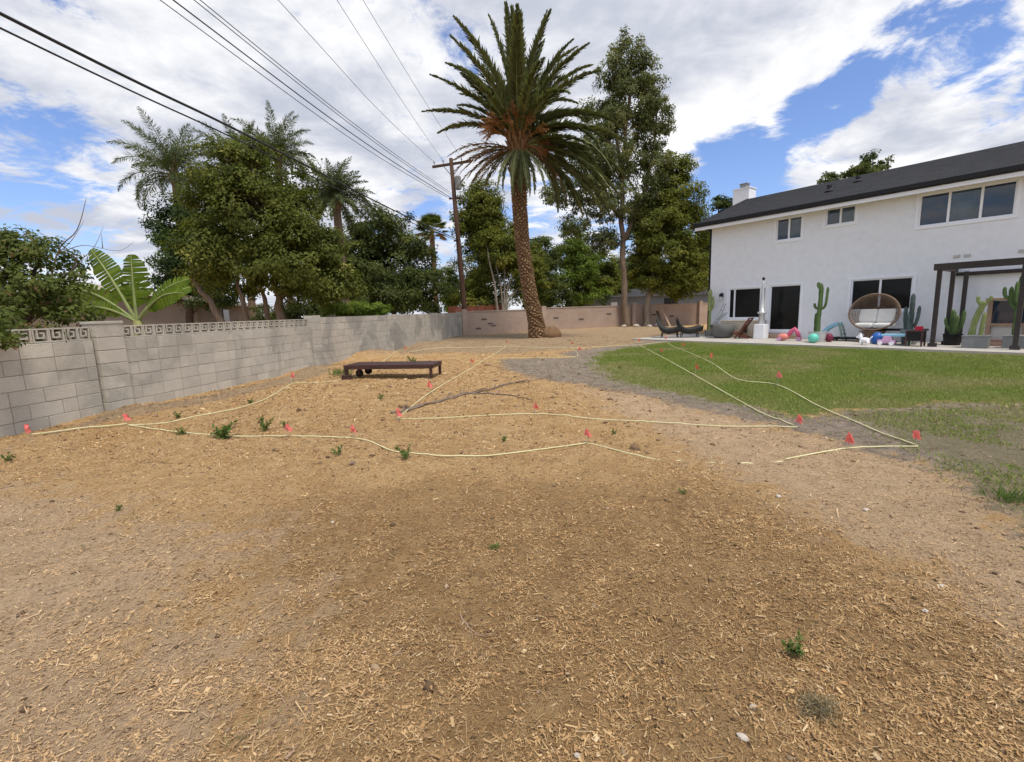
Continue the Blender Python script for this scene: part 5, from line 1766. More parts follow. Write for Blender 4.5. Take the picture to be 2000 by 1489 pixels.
for i in range(4):
    (x0, z0), (x1, z1) = pts[i], pts[i + 1]
    q.add([(x0, -.14, z0), (x1, -.14, z1), (x1, .14, z1), (x0, .14, z0), (x0, -.14, z0 - .03), (x1, -.14, z1 - .03), (x1, .14, z1 - .03), (x0, .14, z0 - .03)], [(0, 1, 2, 3), (7, 6, 5, 4), (0, 4, 5, 1), (3, 2, 6, 7)])
    for sg in (-1, 1):
        q.beam((x0, sg * .15, z0 + .04), (x1, sg * .15, z1 + .04), 0.02, 0.1)
q.build('chute', M_sky, sl_)
for sg in (-1, 1):
    q = MB()
    q.beam((0.26, sg * 0.14, 0.62), (0.42, sg * 0.17, 0.0), 0.05, 0.05)
    q.build('ladder_rail', M_sage, sl_)
for k in range(4):
    q = MB()
    z = 0.10 + k * 0.13
    q.bb(0.285 + (0.5 - z) * .24, 0.345 + (0.5 - z) * .24, -.15, .15, z, z + .035)
    q.build('ladder_step', M_sage, sl_)
bb_ = tag(MB().lathe([(0.1, 0), (0.17, 0.05), (0.17, 0.24), (0.10, 0.33), (0.05, 0.36)], 16).build('blue_tub', M_blue, smooth=True), 'deep blue plastic tub under the egg chair', 'tub', GTOY)
bb_.location = hp(6.62, 1.75, .035)
wd_ = thing('toy_dog', 'small white toy dog on the patio edge before the egg chair', 'toy', hp(6.45, 2.3, .035), HRZ, GTOY)
q = MB()
q.ell((0, 0, 0.15), (0.14, 0.09, 0.08), 12, 8)
q.ell((-0.13, 0, 0.25), (0.07, 0.065, 0.065), 12, 8)
q.ell((-0.20, 0, 0.235), (0.035, 0.035, 0.03), 8, 6)
q.ell((-0.12, 0.05, 0.31), (0.02, 0.015, 0.045), 8, 6)
q.ell((-0.12, -0.05, 0.31), (0.02, 0.015, 0.045), 8, 6)
for (x, y) in ((-.09, -.05), (-.09, .05), (.09, -.05), (.09, .05)):
    q.tube([(x, y, 0), (x, y, 0.14)], [0.03, 0.028], 8)
q.tube([(0.12, 0, 0.18), (0.19, 0, 0.27)], [0.02, 0.012], 6)
q.build('body', M_white, wd_, smooth=True)
cr_ = thing('toy_car', 'lilac toy car beside the blue tub', 'toy car', hp(6.95, 2.1, .035), HRZ, GTOY)
q = MB()
q.bb(-0.22, 0.22, -0.11, 0.11, 0.06, 0.16)
q.add([(-.12, -.1, .161), (.14, -.1, .161), (.14, .1, .161), (-.12, .1, .161), (-.06, -.08, .28), (.10, -.08, .28), (.10, .08, .28), (-.06, .08, .28)], [(4, 5, 6, 7), (0, 1, 5, 4), (1, 2, 6, 5), (2, 3, 7, 6), (3, 0, 4, 7)])
q.build('body', M_lilac, cr_, bevel=0.015)
for (x, y) in ((-.14, -.12), (.14, -.12), (-.14, .12), (.14, .12)):
    q = MB()
    q.tube([(x, y - .02, 0.06), (x, y + .02, 0.06)], 0.06, 14)
    q.build('wheel', M_white, cr_)
kt = thing('kids_table', 'low light blue play table left of the dark side table', 'play table', hp(7.15, 1.95, .035), HRZ, GTOY)
q = MB()
q.bb(-0.34, 0.34, -0.2, 0.2, 0.26, 0.33)
q.build('top', M_sky, kt, bevel=0.015)
for x in (-.28, .28):
    for y in (-.15, .15):
        q = MB()
        q.tube([(x, y, 0), (x, y, 0.259)], 0.03, 10)
        q.build('leg', M_sage, kt)

# outdoor cabinet with dark screen, and white armchair
cb_ = thing('outdoor_cabinet', 'tan wood framed cabinet with a dark screen under the pergola', 'cabinet', hp(9.3, 1.0, .035), HRZ)
for x in (-0.36, 0.36):
    q = MB()
    q.bb(x - .05, x + .05, -0.15, 0.15, 0, 1.24)
    q.build('upright', M_tanwood, cb_, bevel=0.005)
q = MB()
q.bb(-0.46, 0.46, -0.18, 0.17, 1.241, 1.31)
q.build('top', M_tanwood, cb_, bevel=0.005)
q = MB()
q.bb(-0.308, 0.308, -0.10, -0.05, 0.62, 1.236)
sc_ = q.build('screen', M_glass, cb_)
q = MB()
q.bb(-0.308, 0.308, -0.15, 0.14, 0.55, 0.618)
q.build('shelf', M_tanwood, cb_)
q = MB()
q.bb(-0.306, 0.306, -0.06, 0.12, 0.18, 0.548)
q.build('panel', M_soffit, cb_)
for k in range(2):
    q = MB()
    q.bb(-0.305, 0.305, -0.34 + k * .12, -0.07, k * 0.09, k * 0.09 + 0.088)
    q.build('step', mat('rose_brick%d' % k, (0.36, 0.25, 0.21), None, 5, 0.9), cb_)
ar = thing('white_armchair', 'white cushioned armchair at the right edge beyond the cabinet', 'armchair', hp(10.1, 1.15, .035), HRZ + 0.3)
q = MB()
q.box((0, 0, 0.38), (0.62, 0.6, 0.16))
q.build('seat_cushion', M_cushion, ar, bevel=0.04)
q = MB()
q.box((0, 0.27, 0.68), (0.62, 0.14, 0.5), (R(-12), 0, 0))
q.build('back_cushion', M_cushion, ar, bevel=0.05)
for sg in (-1, 1):
    q = MB()
    q.bb(sg * .35 - .03, sg * .35 + .03, -.3, .32, 0.52, 0.56)
    q.build('armrest', M_redwood, ar)
    for y in (-.26, .28):
        q = MB()
        q.bb(sg * .35 - .025, sg * .35 + .025, y - .025, y + .025, 0, 0.519)
        q.build('leg', M_redwood, ar)
q = MB()
q.bb(-.324, .324, -.3, .3, 0.24, 0.295)
q.build('frame', M_redwood, ar)

# ================================================================== things along the back wall
for (x, y, a, lab) in ((11.25, 32.6, 0.22, 'pale long plank leaning on the pink wall'), (10.75, 32.55, 0.12, 'dark short plank leaning left of the pale plank')):
    z_ = gz1(x, y)
    pale = a > 0.2
    q = MB()
    q.beam((0, 0, 0), (-0.55 if pale else -0.2, 0.85, 1.65 if pale else 1.1), 0.2, 0.04)
    o = tag(q.build('plank', M_tanwood if pale else M_darkbark), lab, 'plank', 'planks leaning on the pink wall')
    o.location = (x, y, z_)
for i, (x, y, r_, lab) in enumerate([(8.75, 32.2, 0.16, 'white rock at the foot of the tall airy tree'), (9.6, 31.9, 0.14, 'pale rock between the two tree trunks'), (10.3, 32.3, 0.2, 'grey rock at the foot of the dense tree'), (7.9, 32.2, 0.13, 'small rock left of the tall tree foot')]):
    q = MB()
    q.ell((0, 0, r_ * 0.5), (r_ * 1.3, r_, r_ * 0.8), 9, 6)
    rr_ = random.Random(i)
    q.v = [(a * rr_.uniform(.8, 1.15), b_ * rr_.uniform(.8, 1.15), c * rr_.uniform(.85, 1.1)) for a, b_, c in q.v]
    o = tag(q.build('rock', M_stone if i != 2 else M_greyconc), lab, 'rock', 'rocks under the trees')
    o.location = (x, y, gz1(x, y))

# ================================================================== chaise frame in the yard
CX, CY = -2.70, 10.50
cz = gz1(CX, CY)
chs = thing('wooden_lounger', 'low dark brown slatted wooden lounger frame standing on the dry mulch', 'lounger', (CX, CY, cz), R(-8.5))
HL, HW, HT = 1.02, 0.36, 0.31
for sg in (-1, 1):
    q = MB()
    q.bb(-HL, HL, sg * HW - 0.02, sg * HW + 0.02, HT - 0.075, HT - 0.005)
    q.build('side_rail', M_darkwood, chs, bevel=0.004)
for sg in (-1, 1):
    q = MB()
    q.bb(sg * HL - 0.02, sg * HL + 0.02, -HW + 0.0205, HW - 0.0205, HT - 0.075, HT - 0.005)
    q.build('end_rail', M_darkwood, chs, bevel=0.004)
slat_me = MB().bb(-0.036, 0.036, -HW - 0.012, HW + 0.012, 0, 0.018).mesh('slat', M_darkwood)
ns = 25
for k in range(ns):
    share(slat_me, 'slat', chs, (-HL + 0.02 + (2 * HL - 0.04) * k / (ns - 1), 0, HT - 0.004 + random.uniform(0, .002)))
for (x, y, m_) in ((-1, -1, 0.10), (1, -1, -0.03), (-1, 1, -0.03), (1, 1, -0.03)):
    q = MB()
    q.bb(x * (HL - 0.03) - 0.028, x * (HL - 0.03) + 0.028, y * (HW - 0.03) - 0.028, y * (HW - 0.03) + 0.028, m_, HT - 0.076)
    q.build('leg', M_darkwood, chs, bevel=0.003)
for y in (-0.20, 0.25):
    q = MB()
    q.tube([(-0.74, y - 0.025, 0.13), (-0.74, y + 0.025, 0.13)], 0.085, 18)
    w_ = q.build('wheel', M_black, chs)
    q = MB()
    q.bb(-0.77, -0.71, y - 0.05, y - 0.026, 0.10, HT - 0.077)
    q.build('wheel_strut', M_darkwood, w_)
x_, y_ = -3.72, 10.28
blk = MB()
blk.bb(-0.11, 0.11, -0.08, 0.08, -0.02, 0.098)
o = tag(blk.build('wood_block', M_darkwood, bevel=0.012), 'brown block propping the left front leg of the lounger', 'block')
o.location = (x_, y_ + 0.02, gz1(x_, y_))
o.rotation_euler = (0, 0, 0.3)

# ================================================================== marker flags and string lines
GF = 'pink marker flags'
FLAGS = [
    ((-6.04, 5.6), 0, 'pink marker flag standing against the near end of the grey wall'),
    ((-5.33, 6.23), 0, 'pink marker flag below the nearest wall pillar where two strings fork'),
    ((-4.75, 9.85), 0, 'pink marker flag at the string corner left of the lounger'),
    ((-2.65, 5.21), 0, 'pink marker flag on the near curved string, left one of the two before the lounger'),
    ((-1.8, 5.07), 0, 'pink marker flag where the near string starts its downward curve'),
    ((-1.57, 6.06), 0, 'pink marker flag at the lower tip of the string running past the lounger'),
    ((-1.48, 8.13), 0, 'pink marker flag among the dead sticks right of the lounger'),
    ((-1.02, 11.81), 1, 'orange-pink marker flag on the slanting string behind the lounger corner'),
    ((0.3, 6.11), 0, 'pink marker flag at the hump of the long middle string'),
    ((0.76, 4.71), 0, 'pink marker flag above the peak of the nearest curved string'),
    ((3.24, 5.11), 0, 'pink marker flag at the string corner on the grey dirt by the lawn'),
    ((3.14, 4.2), 0, 'pink marker flag on bare grey dirt, left of the nearest lawn-side corner'),
    ((3.85, 4.24), 0, 'pink marker flag at the rightmost string corner'),
    ((4.53, 7.75), 0, 'pink marker flag on the outer lawn string at its bend'),
    ((3.68, 9.14), 1, 'orange-pink marker flag halfway up the inner lawn string'),
    ((4.22, 12.97), 1, 'orange marker flag on the inner lawn string near its top'),
    ((4.8, 17.35), 1, 'orange marker flag at the far end of the inner lawn string'),
    ((4.88, 11.21), 1, 'orange marker flag on the outer lawn string, second from its far end'),
    ((5.5, 14.76), 1, 'orange marker flag on the outer lawn string just below its far end'),
    ((6.29, 18.72), 1, 'orange marker flag at the patio corner of the string outline'),
    ((2.19, 16.68), 1, 'orange marker flag on the back string right of the palm'),
    ((2.1, 14.31), 0, 'small pink flag lying on grey dirt behind the grey patch'),
    ((-0.18, 18.39), 1, 'orange marker flag in front of the palm where strings meet'),
    ((-3.87, 16.94), 1, 'orange-pink marker flag behind the lounger by a low dirt mound'),
    ((-4.81, 18.41), 1, 'faded pink marker flag close to the stained part of the grey wall'),
]
for i, ((x, y), old, lab) in enumerate(FLAGS):
    r_ = random.Random(i + 3)
    z = gz1(x, y)
    h = 0.17 if y < 7 else 0.24
    o = thing('marker_flag', lab, 'flag', (x, y, z), r_.uniform(-.5, .5), GF)
    lx, ly = r_.uniform(-.03, .03), r_.uniform(-.02, .02)
    q = MB()
    q.tube([(0, 0, -0.03), (lx, ly, h)], 0.0025, 5)
    q.build('wire_stake', M_wirestake, o)
    k = 0.066 if y < 7 else 0.075
    tall_ = r_.uniform(0.9, 1.25)
    nx2, nz2 = 7, 6
    V, Fs = [], []
    ph = r_.uniform(0, 6)
    for a in range(nx2):
        for c in range(nz2):
            u = a / (nx2 - 1)
            w = c / (nz2 - 1)
            cr = 0.030 * math.sin(u * 7.0 + ph + w * 2.5) * (0.4 + u)
            xx = (u - 0.3) * k * 1.25 * (1 - 0.78 * w ** 1.3)
            V.append((lx + xx, ly + cr, h - 0.085 * tall_ + w * k * 1.3 * tall_ - 0.02 * u * u))
    for a in range(nx2 - 1):
        for c in range(nz2 - 1):
            j = a * nz2 + c
            Fs.append((j, j + nz2, j + nz2 + 1, j + 1))
    np_obj('flag_cloth', np.array(V), np.array(Fs), M_flagold if old else M_flag, o, smooth=True)

LINES = [
    ('string line running along the grey wall between the two leftmost flags', [(-6.04, 5.62), (-5.73, 5.9), (-5.33, 6.23)], 0.05),
    ('curved string line sweeping from the wall pillar flag towards the lounger', [(-5.33, 6.23), (-4.89, 6.41), (-4.52, 6.86), (-4.28, 7.56), (-4.59, 9.28), (-4.75, 9.85)], 0.02),
    ('string line passing behind and under the lounger', [(-4.75, 9.85), (-4.21, 9.88), (-3.9, 10.05), (-3.75, 11.3), (-3.92, 14.76), (-3.87, 16.94)], 0.02),
    ('far string line between the dirt mounds and the palm', [(-3.87, 16.94), (-3.12, 17.78), (-1.57, 18.17), (-0.18, 18.39)], 0.03),
    ('back string line just in front of the palm', [(-0.18, 18.39), (1.01, 17.39), (2.19, 16.68)], 0.03),
    ('back string line crossing from the palm to the patio corner', [(2.19, 16.68), (3.64, 17.06), (4.8, 17.35), (6.29, 18.72)], 0.02),
    ('slanting string line right of the lounger', [(-0.18, 18.39), (-1.02, 11.81), (-1.48, 8.13), (-1.57, 6.06)], 0.02),
    ('long nearly straight string line across the middle of the yard', [(-1.57, 6.06), (-0.7, 6.06), (0.3, 6.11), (1.27, 5.65), (2.38, 5.25), (3.24, 5.11)], 0.02),
    ('inner string line along the left edge of the lawn', [(3.24, 5.11), (3.23, 6.2), (3.68, 9.14), (4.22, 12.97), (4.8, 17.35)], 0.03),
    ('outer string line lying across the lawn', [(6.29, 18.72), (5.64, 15.99), (5.5, 14.76), (4.88, 11.21), (4.22, 8.53), (4.53, 7.75), (4.12, 6.06), (3.97, 4.97), (3.85, 4.24)], 0.03),
    ('short string line on the grey dirt ending in the mulch at right', [(3.85, 4.24), (3.14, 4.2), (2.45, 4.0)], 0.015),
    ('half-buried string line right of the nearest peak', [(0.76, 4.71), (1.19, 4.21), (1.52, 4.03), (1.95, 3.93), (2.45, 4.0)], 0.012),
    ('nearest long curved string line across the mulch', [(-5.33, 6.23), (-3.83, 5.58), (-2.68, 5.26), (-1.8, 5.07), (-1.1, 4.44), (-0.52, 4.27), (-0.02, 4.32), (0.76, 4.71)], 0.02),
    ('short string line along the top of the grey dirt patch', [(2.19, 16.68), (1.96, 13.75), (0.9, 13.7), (-0.29, 13.95)], 0.02),
]
for (lab, pts, h) in LINES:
    pp = sagline([(x, y, 0) for x, y in pts], 14)
    xs = np.array([p.x for p in pp])
    ys = np.array([p.y for p in pp])
    zs = gz(xs, ys)
    zs = np.maximum(np.convolve(np.pad(zs, 4, mode='edge'), np.ones(9) / 9, 'valid'), zs - 0.004) + h * 0.5
    q = MB()
    ra = [0.0072 * (1 if math.hypot(x, y) < 7.5 else 1.2) for x, y in zip(xs, ys)]
    if 'half-buried' in lab:
        tt = np.linspace(0, 1, len(zs))
        zs = zs - 0.016 * np.clip((tt - 0.22) / 0.2, 0, 1) + 0.010 * np.sin(tt * 41) * (tt > 0.4)
    q.tube([(x, y, z) for x, y, z in zip(xs, ys, zs)], ra, 6)
    tag(q.build('string_line', M_rope, smooth=True), lab, 'string line', 'pale yellow string lines')

# ================================================================== weeds
GW = 'green weeds sprouting in the mulch'
WEEDS = [((-4.2, 5.67), 0.16, 'weed clump touching the near string below the wall pillar'), ((-3.49, 5.4), 0.30, 'largest leafy weed straddling the near string'), ((-3.16, 5.69), 0.24, 'leafy weed just right of the largest one'),
         ((-1.01, 4.21), 0.18, 'weed at the low point of the near curved string'), ((-1.75, 4.44), 0.12, 'small weed below the start of the near curve'), ((-0.14, 2.56), 0.07, 'small bright weed in the centre foreground mulch'),
         ((1.1, 1.63), 0.10, 'bright sprouting weed in the right foreground'), ((1.25, 3.27), 0.06, 'faint tiny weed right of centre above the foreground'), ((-3.01, 3.32), 0.07, 'small dark weed on the pale ground at left'),
         ((-0.11, 4.8), 0.09, 'small weed left of the central peak flag'), ((1.13, 5.03), 0.09, 'small weed right of the central peak flag'), ((-2.93, 13.57), 0.26, 'bushy weed right behind the lounger'),
         ((-4.09, 10.89), 0.34, 'grassy weed beside the left end of the lounger'), ((-2.26, 7.77), 0.14, 'small weed in front of the lounger'), ((-5.32, 4.68), 0.12, 'weed at the left edge below the wall'),
         ((-5.0, 6.75), 0.14, 'weed in the dirt under the second curved string'), ((-2.95, 5.85), 0.13, 'weed above the near string flag'), ((2.52, 10.69), 0.10, 'low weed on the grey patch beside the lawn'),
         ((-4.4, 7.6), 0.13, 'flat weed lying on the string before the wall'), ((3.35, 2.95), 0.16, 'thick grass clump on the right edge of the bare dirt')]
for i, ((x, y), s_, lab) in enumerate(WEEDS):
    s_ = s_ * 0.8
    r_ = np.random.default_rng(800 + i)
    nst = 9 if s_ > 0.2 else 6
    P_, Dv, Nv, L_ = [], [], [], []
    grass = 'grass' in lab
    N = 110 if grass else (26 * nst)
    z = gz1(x, y)
    if grass:
        P_ = np.stack([r_.normal(size=N) * s_ * 0.45, r_.normal(size=N) * s_ * 0.35, np.zeros(N)], 1)
        Dv = unit(np.stack([r_.normal(size=N) * .4, r_.normal(size=N) * .4, np.ones(N)], 1))
        Nv = unit(r_.normal(size=(N, 3)))
        L_ = s_ * (0.5 + 0.5 * r_.random(N))
        V, F_ = leaf_arrays(P_, Dv, Nv, L_, L_ * 0.07, 0.12)
    else:
        st_a = r_.random(nst) * 6.28
        st_t = 0.35 + 0.7 * r_.random(nst)
        k = r_.integers(0, nst, N)
        t_ = 0.15 + 0.85 * r_.random(N)
        ds = np.stack([np.cos(st_a) * np.sin(st_t), np.sin(st_a) * np.sin(st_t), np.cos(st_t)], 1)
        P_ = ds[k] * (t_ * s_ * (0.6 + 0.5 * r_.random(nst)[k]))[:, None]
        Dv = unit(ds[k] * 0.4 + r_.normal(size=(N, 3)) * 0.7 + np.array([0, 0, .2]))
        Nv = unit(np.array([0, 0, 1.0]) + r_.normal(size=(N, 3)) * 0.4)
        L_ = s_ * 0.26 * (0.5 + 0.7 * r_.random(N))
        V, F_ = leaf_arrays(P_, Dv, Nv, L_, L_ * 0.42, 0.12)
    o = np_obj('weed', V, F_, L_weed, None, attrs={'var': np.repeat(np.clip(r_.normal(.5, .25, N), 0, 1), 4)})
    o.location = (x, y, z)
    tag(o, lab, 'weed', GW)

# ================================================================== stones, sticks and bits on the ground
ST = [((0.71, 1.3), 0.022, 'white stone chip in the bottom foreground right of centre'), ((0.81, 1.42), 0.017, 'square tan chip just above the white stone chip'), ((0.17, 1.27), 0.013, 'small white pebble at the bottom centre edge'),
      ((1.82, 1.88), 0.018, 'white pebble in the right foreground mulch'), ((1.9, 3.16), 0.03, 'pale stone on the pale ground right of centre'), ((-1.27, 3.01), 0.018, 'tiny white pebble left of centre'), ((-1.49, 4.09), 0.05, 'grey stone in a shallow hollow below the near string'),
      ((2.34, 2.91), 0.025, 'white pebble on the pale strip at right'), ((2.05, 2.05), 0.02, 'white pebble at the far right foreground')]
for i, ((x, y), s_, lab) in enumerate(ST):
    s_ = s_ * 0.72
    rr_ = random.Random(i + 50)
    q = MB()
    q.ell((0, 0, s_ * 0.35), (s_ * 1.2, s_ * 0.85, s_ * 0.55), 9, 6)
    q.v = [(a * rr_.uniform(.8, 1.15), b_ * rr_.uniform(.8, 1.15), c) for a, b_, c in q.v]
    o = tag(q.build('stone', M_stone if i != 6 else M_bark), lab, 'stone', 'loose stones on the ground')
    o.location = (x, y, gz1(x, y))
    o.rotation_euler = (0, 0, rr_.uniform(0, 3))
SK = [('long dead branch lying below the slanting string', [(-1.73, 6.42), (-1.25, 7.2), (-0.65, 8.1), (0.32, 9.37)], 0.022, 1),
      ('second dead branch parallel to the slanting string', [(-1.6, 6.75), (-1.05, 7.6), (-0.5, 8.5)], 0.018, 1),
      ('short curved dark stick right of the dead branches', [(-0.82, 8.01), (-0.3, 7.75), (-0.01, 7.52), (0.31, 7.03)], 0.016, 0),
      ('dead stick reaching towards the grey patch', [(-0.43, 8.37), (-0.2, 8.9), (0.25, 9.1)], 0.014, 0),
      ('pale tan twig lying in the left foreground', [(-1.02, 1.62), (-0.93, 1.57), (-0.85, 1.48)], 0.004, 0),
      ('thin pale twig upright at the bottom left edge', [(-0.76, 1.28), (-0.75, 1.30), (-0.745, 1.33)], 0.005, 0),
      ('forked pale root lying in the centre foreground', [(-0.28, 1.98), (-0.22, 1.88), (-0.15, 1.83)], 0.004, 1)]
for i, (lab, pts, ra, br) in enumerate(SK):
    pp = sagline([(x, y, 0) for x, y in pts], 6)
    zz_ = [gz1(p.x, p.y) + ra * 0.8 for p in pp]
    q = MB()
    n_ = len(pp)
    P3 = [(p.x + 0.02 * math.sin(k * 2.1) * ra * 30, p.y, z) for k, (p, z) in enumerate(zip(pp, zz_))]
    q.tube(P3, [ra * (1.1 - 0.8 * k / n_) for k in range(n_)], 6)
    if br:
        rr_ = random.Random(i)
        for k in range(2, n_ - 1, 2):
            a = Vector(P3[k])
            dirv = (Vector(P3[k + 1]) - a).normalized()
            sdv = Vector((-dirv.y, dirv.x, 0)) * rr_.choice((-1, 1))
            e = a + (dirv * 0.8 + sdv * 0.6 + Vector((0, 0, .08))) * ra * rr_.uniform(10, 24)
            q.tube([a, a.lerp(e, .5) + Vector((0, 0, ra)), e], [ra * .55, ra * .4, ra * .15], 5)
    tag(q.build('fallen_stick', M_stick if ra > 0.01 else M_tanwood, smooth=True), lab, 'stick', 'dead sticks on the ground')
r_ = np.random.default_rng(77)
N = 500
P_ = np.stack([r_.normal(size=N) * 0.035, r_.normal(size=N) * 0.025, np.abs(r_.normal(size=N)) * 0.01], 1)
V, F_ = leaf_arrays(P_, r_.normal(size=(N, 3)) * np.array([1, 1, .35]), unit(r_.normal(size=(N, 3)) + np.array([0, 0, 1])), 0.02 + 0.03 * r_.random(N), np.full(N, 0.003), 0.1)
o = np_obj('dry_grass_tuft', V, F_, leafmat('grey_dry_leaf', (0.17, 0.14, 0.085), (0.30, 0.25, 0.155)), None, attrs={'var': np.repeat(r_.random(N), 4)})
o.location = (1.01, 1.40, gz1(1.01, 1.40))
tag(o, 'grey-green dry tuft in the bottom right foreground', 'tuft')

# ================================================================== mulch chips and straw over the soil
r_ = np.random.default_rng(2024)


def sample_y(n, rho):
    yy = np.linspace(0.9, 24, 600)
    w = (2.3 * yy + 1.0) * rho(yy)
    c = np.cumsum(w)
    return np.interp(r_.random(n) * c[-1], c, yy)


rho = lambda y: np.where(y < 1.9, 1.0, (1.9 / y) ** 1.75)
N = 560000
y = sample_y(N, rho)
x = (r_.random(N) * 2 - 1) * (1.14 * y + 0.4)
zc = zones(x, y)
clump = fbm(x * 1.3 + 5, y * 1.3 + 9, 3)
clump2 = fbm(x * 5.5 + 15, y * 5.5 + 19, 3)
keep = r_.random(N) < np.clip(1.0 - 0.50 * zc['pale'] - 0.85 * zc['grey'] - 1.0 * zc['green'] - 0.55 * zc['far'], 0.0, 1) * np.clip(0.2 + 0.75 * clump + 1.6 * (clump2 - 0.42), 0.05, 1.2)
wl = -6.36 + (y - 7.08) * 0.1483
keep &= (x > wl + 0.05)
hn = -(x - 8.9) * 0.8 - (y - 20.75) * 0.6
keep &= ~((hn < 3.2) & (x > 5))
x, y, clump2 = x[keep], y[keep], clump2[keep]
zc = {k: v[keep] for k, v in zc.items()}
N = len(x)
z = gz(x, y)
grow = np.clip(y / 4.0, 1, 2.4)
L_ = 0.0115 * np.exp(r_.normal(size=N) * 0.55) * grow
kind = r_.random(N)
fib = kind < 0.16
L_ = np.where(fib, L_ * 2.3, L_)
Wd = np.where(fib, 0.0018, 0.0034 * np.exp(r_.normal(size=N) * 0.40)) * grow
flake = kind > 0.965
Wd = np.where(flake, Wd * 2.6, Wd)
yaw = r_.random(N) * 6.283
tilt = r_.normal(size=N) * 0.30
Dv = np.stack([np.cos(yaw) * np.cos(tilt), np.sin(yaw) * np.cos(tilt), np.sin(tilt)], 1)
Nv = unit(np.stack([r_.normal(size=N) * .5, r_.normal(size=N) * .5, np.ones(N)], 1))
P_ = np.stack([x, y, z + 0.002 + 0.010 * r_.random(N) ** 2], 1) - Dv * (L_ * 0.5)[:, None]
V, F_ = strip_arrays(P_, Dv, Nv, L_, Wd, 0.06)
pal = np.array([(0.42, 0.27, 0.125), (0.30, 0.175, 0.075), (0.55, 0.39, 0.20), (0.17, 0.098, 0.05), (0.64, 0.51, 0.32), (0.40, 0.22, 0.09)])
pw = np.array([0.32, 0.25, 0.18, 0.14, 0.03, 0.08])
ci = r_.choice(len(pal), N, p=pw)
cl = pal[ci] * (0.82 + 0.36 * r_.random(N))[:, None]
kc = np.clip(0.70 + (y - 2.5) * 0.25, 0.70, 1.25)[:, None]
cl = np.clip(cl * kc + np.array([0.41, 0.262, 0.122]) * (1 - kc), 0.04, 0.8) * (0.72 + 0.56 * clump2)[:, None]
pz = zc['pale'][:, None] * 0.65
cl = cl * (1 - pz) + pz * (cl * 0.50 + np.array([0.27, 0.20, 0.125]))
dk_ = zc['dark'][:, None]
cl = cl * (1.12 - 0.17 * dk_)
gzn = np.maximum(zc['grey'], zc['far'] * .7)[:, None] * 0.65
cl = cl * (1 - gzn) + gzn * np.array([0.30, 0.235, 0.17])
chips = np_obj('mulch', V, F_, vcolmat('mulch_chips', 0.9, 0.0), None, colors={'col': np.repeat(cl, 4, axis=0)})
tag(chips, 'dry straw and wood chip mulch scattered over the soil', 'mulch', kind='stuff')

# crumbs of dark soil and bark lying among the chips
r_ = np.random.default_rng(404)
N = 9000
y = sample_y(N, lambda q_: np.where(q_ < 2.0, 1.0, (2.0 / q_) ** 1.4))
x = (r_.random(N) * 2 - 1) * (1.14 * y + 0.4)
zc = zones(x, y)
keep = (r_.random(N) < 1 - 0.9 * zc['green']) & (x > -6.36 + (y - 7.08) * 0.1483 + 0.05) & ~((-(x - 8.9) * 0.8 - (y - 20.75) * 0.6 < 3.2) & (x > 5))
x, y = x[keep], y[keep]
N = len(x)
sz = 0.0052 * np.exp(r_.normal(size=N) * 0.5) * np.clip(y / 3.0, 1, 2.6)
oct_ = np.array([(1, 0, 0), (0, 1, 0), (-1, 0, 0), (0, -1, 0), (0, 0, 0.75), (0, 0, -0.3)])
V = oct_[None] * sz[:, None, None] * (0.65 + 0.7 * r_.random((N, 6, 1)))
an = r_.random(N) * 6.28
ca_, sa_ = np.cos(an)[:, None], np.sin(an)[:, None]
V = np.stack([V[:, :, 0] * ca_ * 1.5 - V[:, :, 1] * sa_, V[:, :, 0] * sa_ * 1.5 + V[:, :, 1] * ca_, V[:, :, 2]], 2)
V += np.stack([x, y, gz(x, y)], 1)[:, None]
tri = np.array([(0, 1, 4), (1, 2, 4), (2, 3, 4), (3, 0, 4), (1, 0, 5), (2, 1, 5), (3, 2, 5), (0, 3, 5)])
F_ = (np.arange(N)[:, None, None] * 6 + tri[None]).reshape(-1, 3)
cpal = np.array([(0.13, 0.085, 0.05), (0.20, 0.13, 0.075), (0.30, 0.21, 0.13), (0.36, 0.26, 0.17)])
cl = cpal[r_.choice(4, N, p=[.4, .3, .2, .1])] * (0.8 + .4 * r_.random(N))[:, None]
o = np_obj('soil_crumbs', V.reshape(-1, 3), F_, vcolmat('soil_crumb', 0.95), None, colors={'col': np.repeat(cl, 6, axis=0)})
tag(o, 'dark crumbs of soil and bark scattered over the mulch', 'soil', kind='stuff')

# stubble of dry grass standing in clumps
r_ = np.random.default_rng(505)
NC = 6500
cy = sample_y(NC, lambda q_: np.where(q_ < 4.0, 0.35, (4.0 / q_) ** 1.1))
cx = (r_.random(NC) * 2 - 1) * (1.14 * cy + 0.4)
zc = zones(cx, cy)
pr = np.clip(0.55 + 0.4 * zc['far'] + 0.7 * zc['grey'] + 0.3 * zc['pale'] - 0.9 * zc['green'], 0, 1) * np.clip((fbm(cx * .9 + 61, cy * .9 + 2, 3) - 0.35) * 4, 0.05, 1)
keep = (r_.random(NC) < pr) & (cx > -6.36 + (cy - 7.08) * 0.1483 + 0.1) & ~((-(cx - 8.9) * 0.8 - (cy - 20.75) * 0.6 < 3.2) & (cx > 5))
cx, cy = cx[keep], cy[keep]
grey_c = zc['grey'][keep]
NB = 14
NC = len(cx)
rad = np.repeat((0.02 + 0.05 * r_.random(NC)) * np.clip(cy / 5, 1, 1.8), NB)
x = np.repeat(cx, NB) + r_.normal(size=NC * NB) * rad
y = np.repeat(cy, NB) + r_.normal(size=NC * NB) * rad
N = NC * NB
P_ = np.stack([x, y, gz(x, y) - 0.002], 1)
Dv = unit(np.stack([r_.normal(size=N) * .9, r_.normal(size=N) * .9, 0.35 + 0.6 * r_.random(N)], 1))
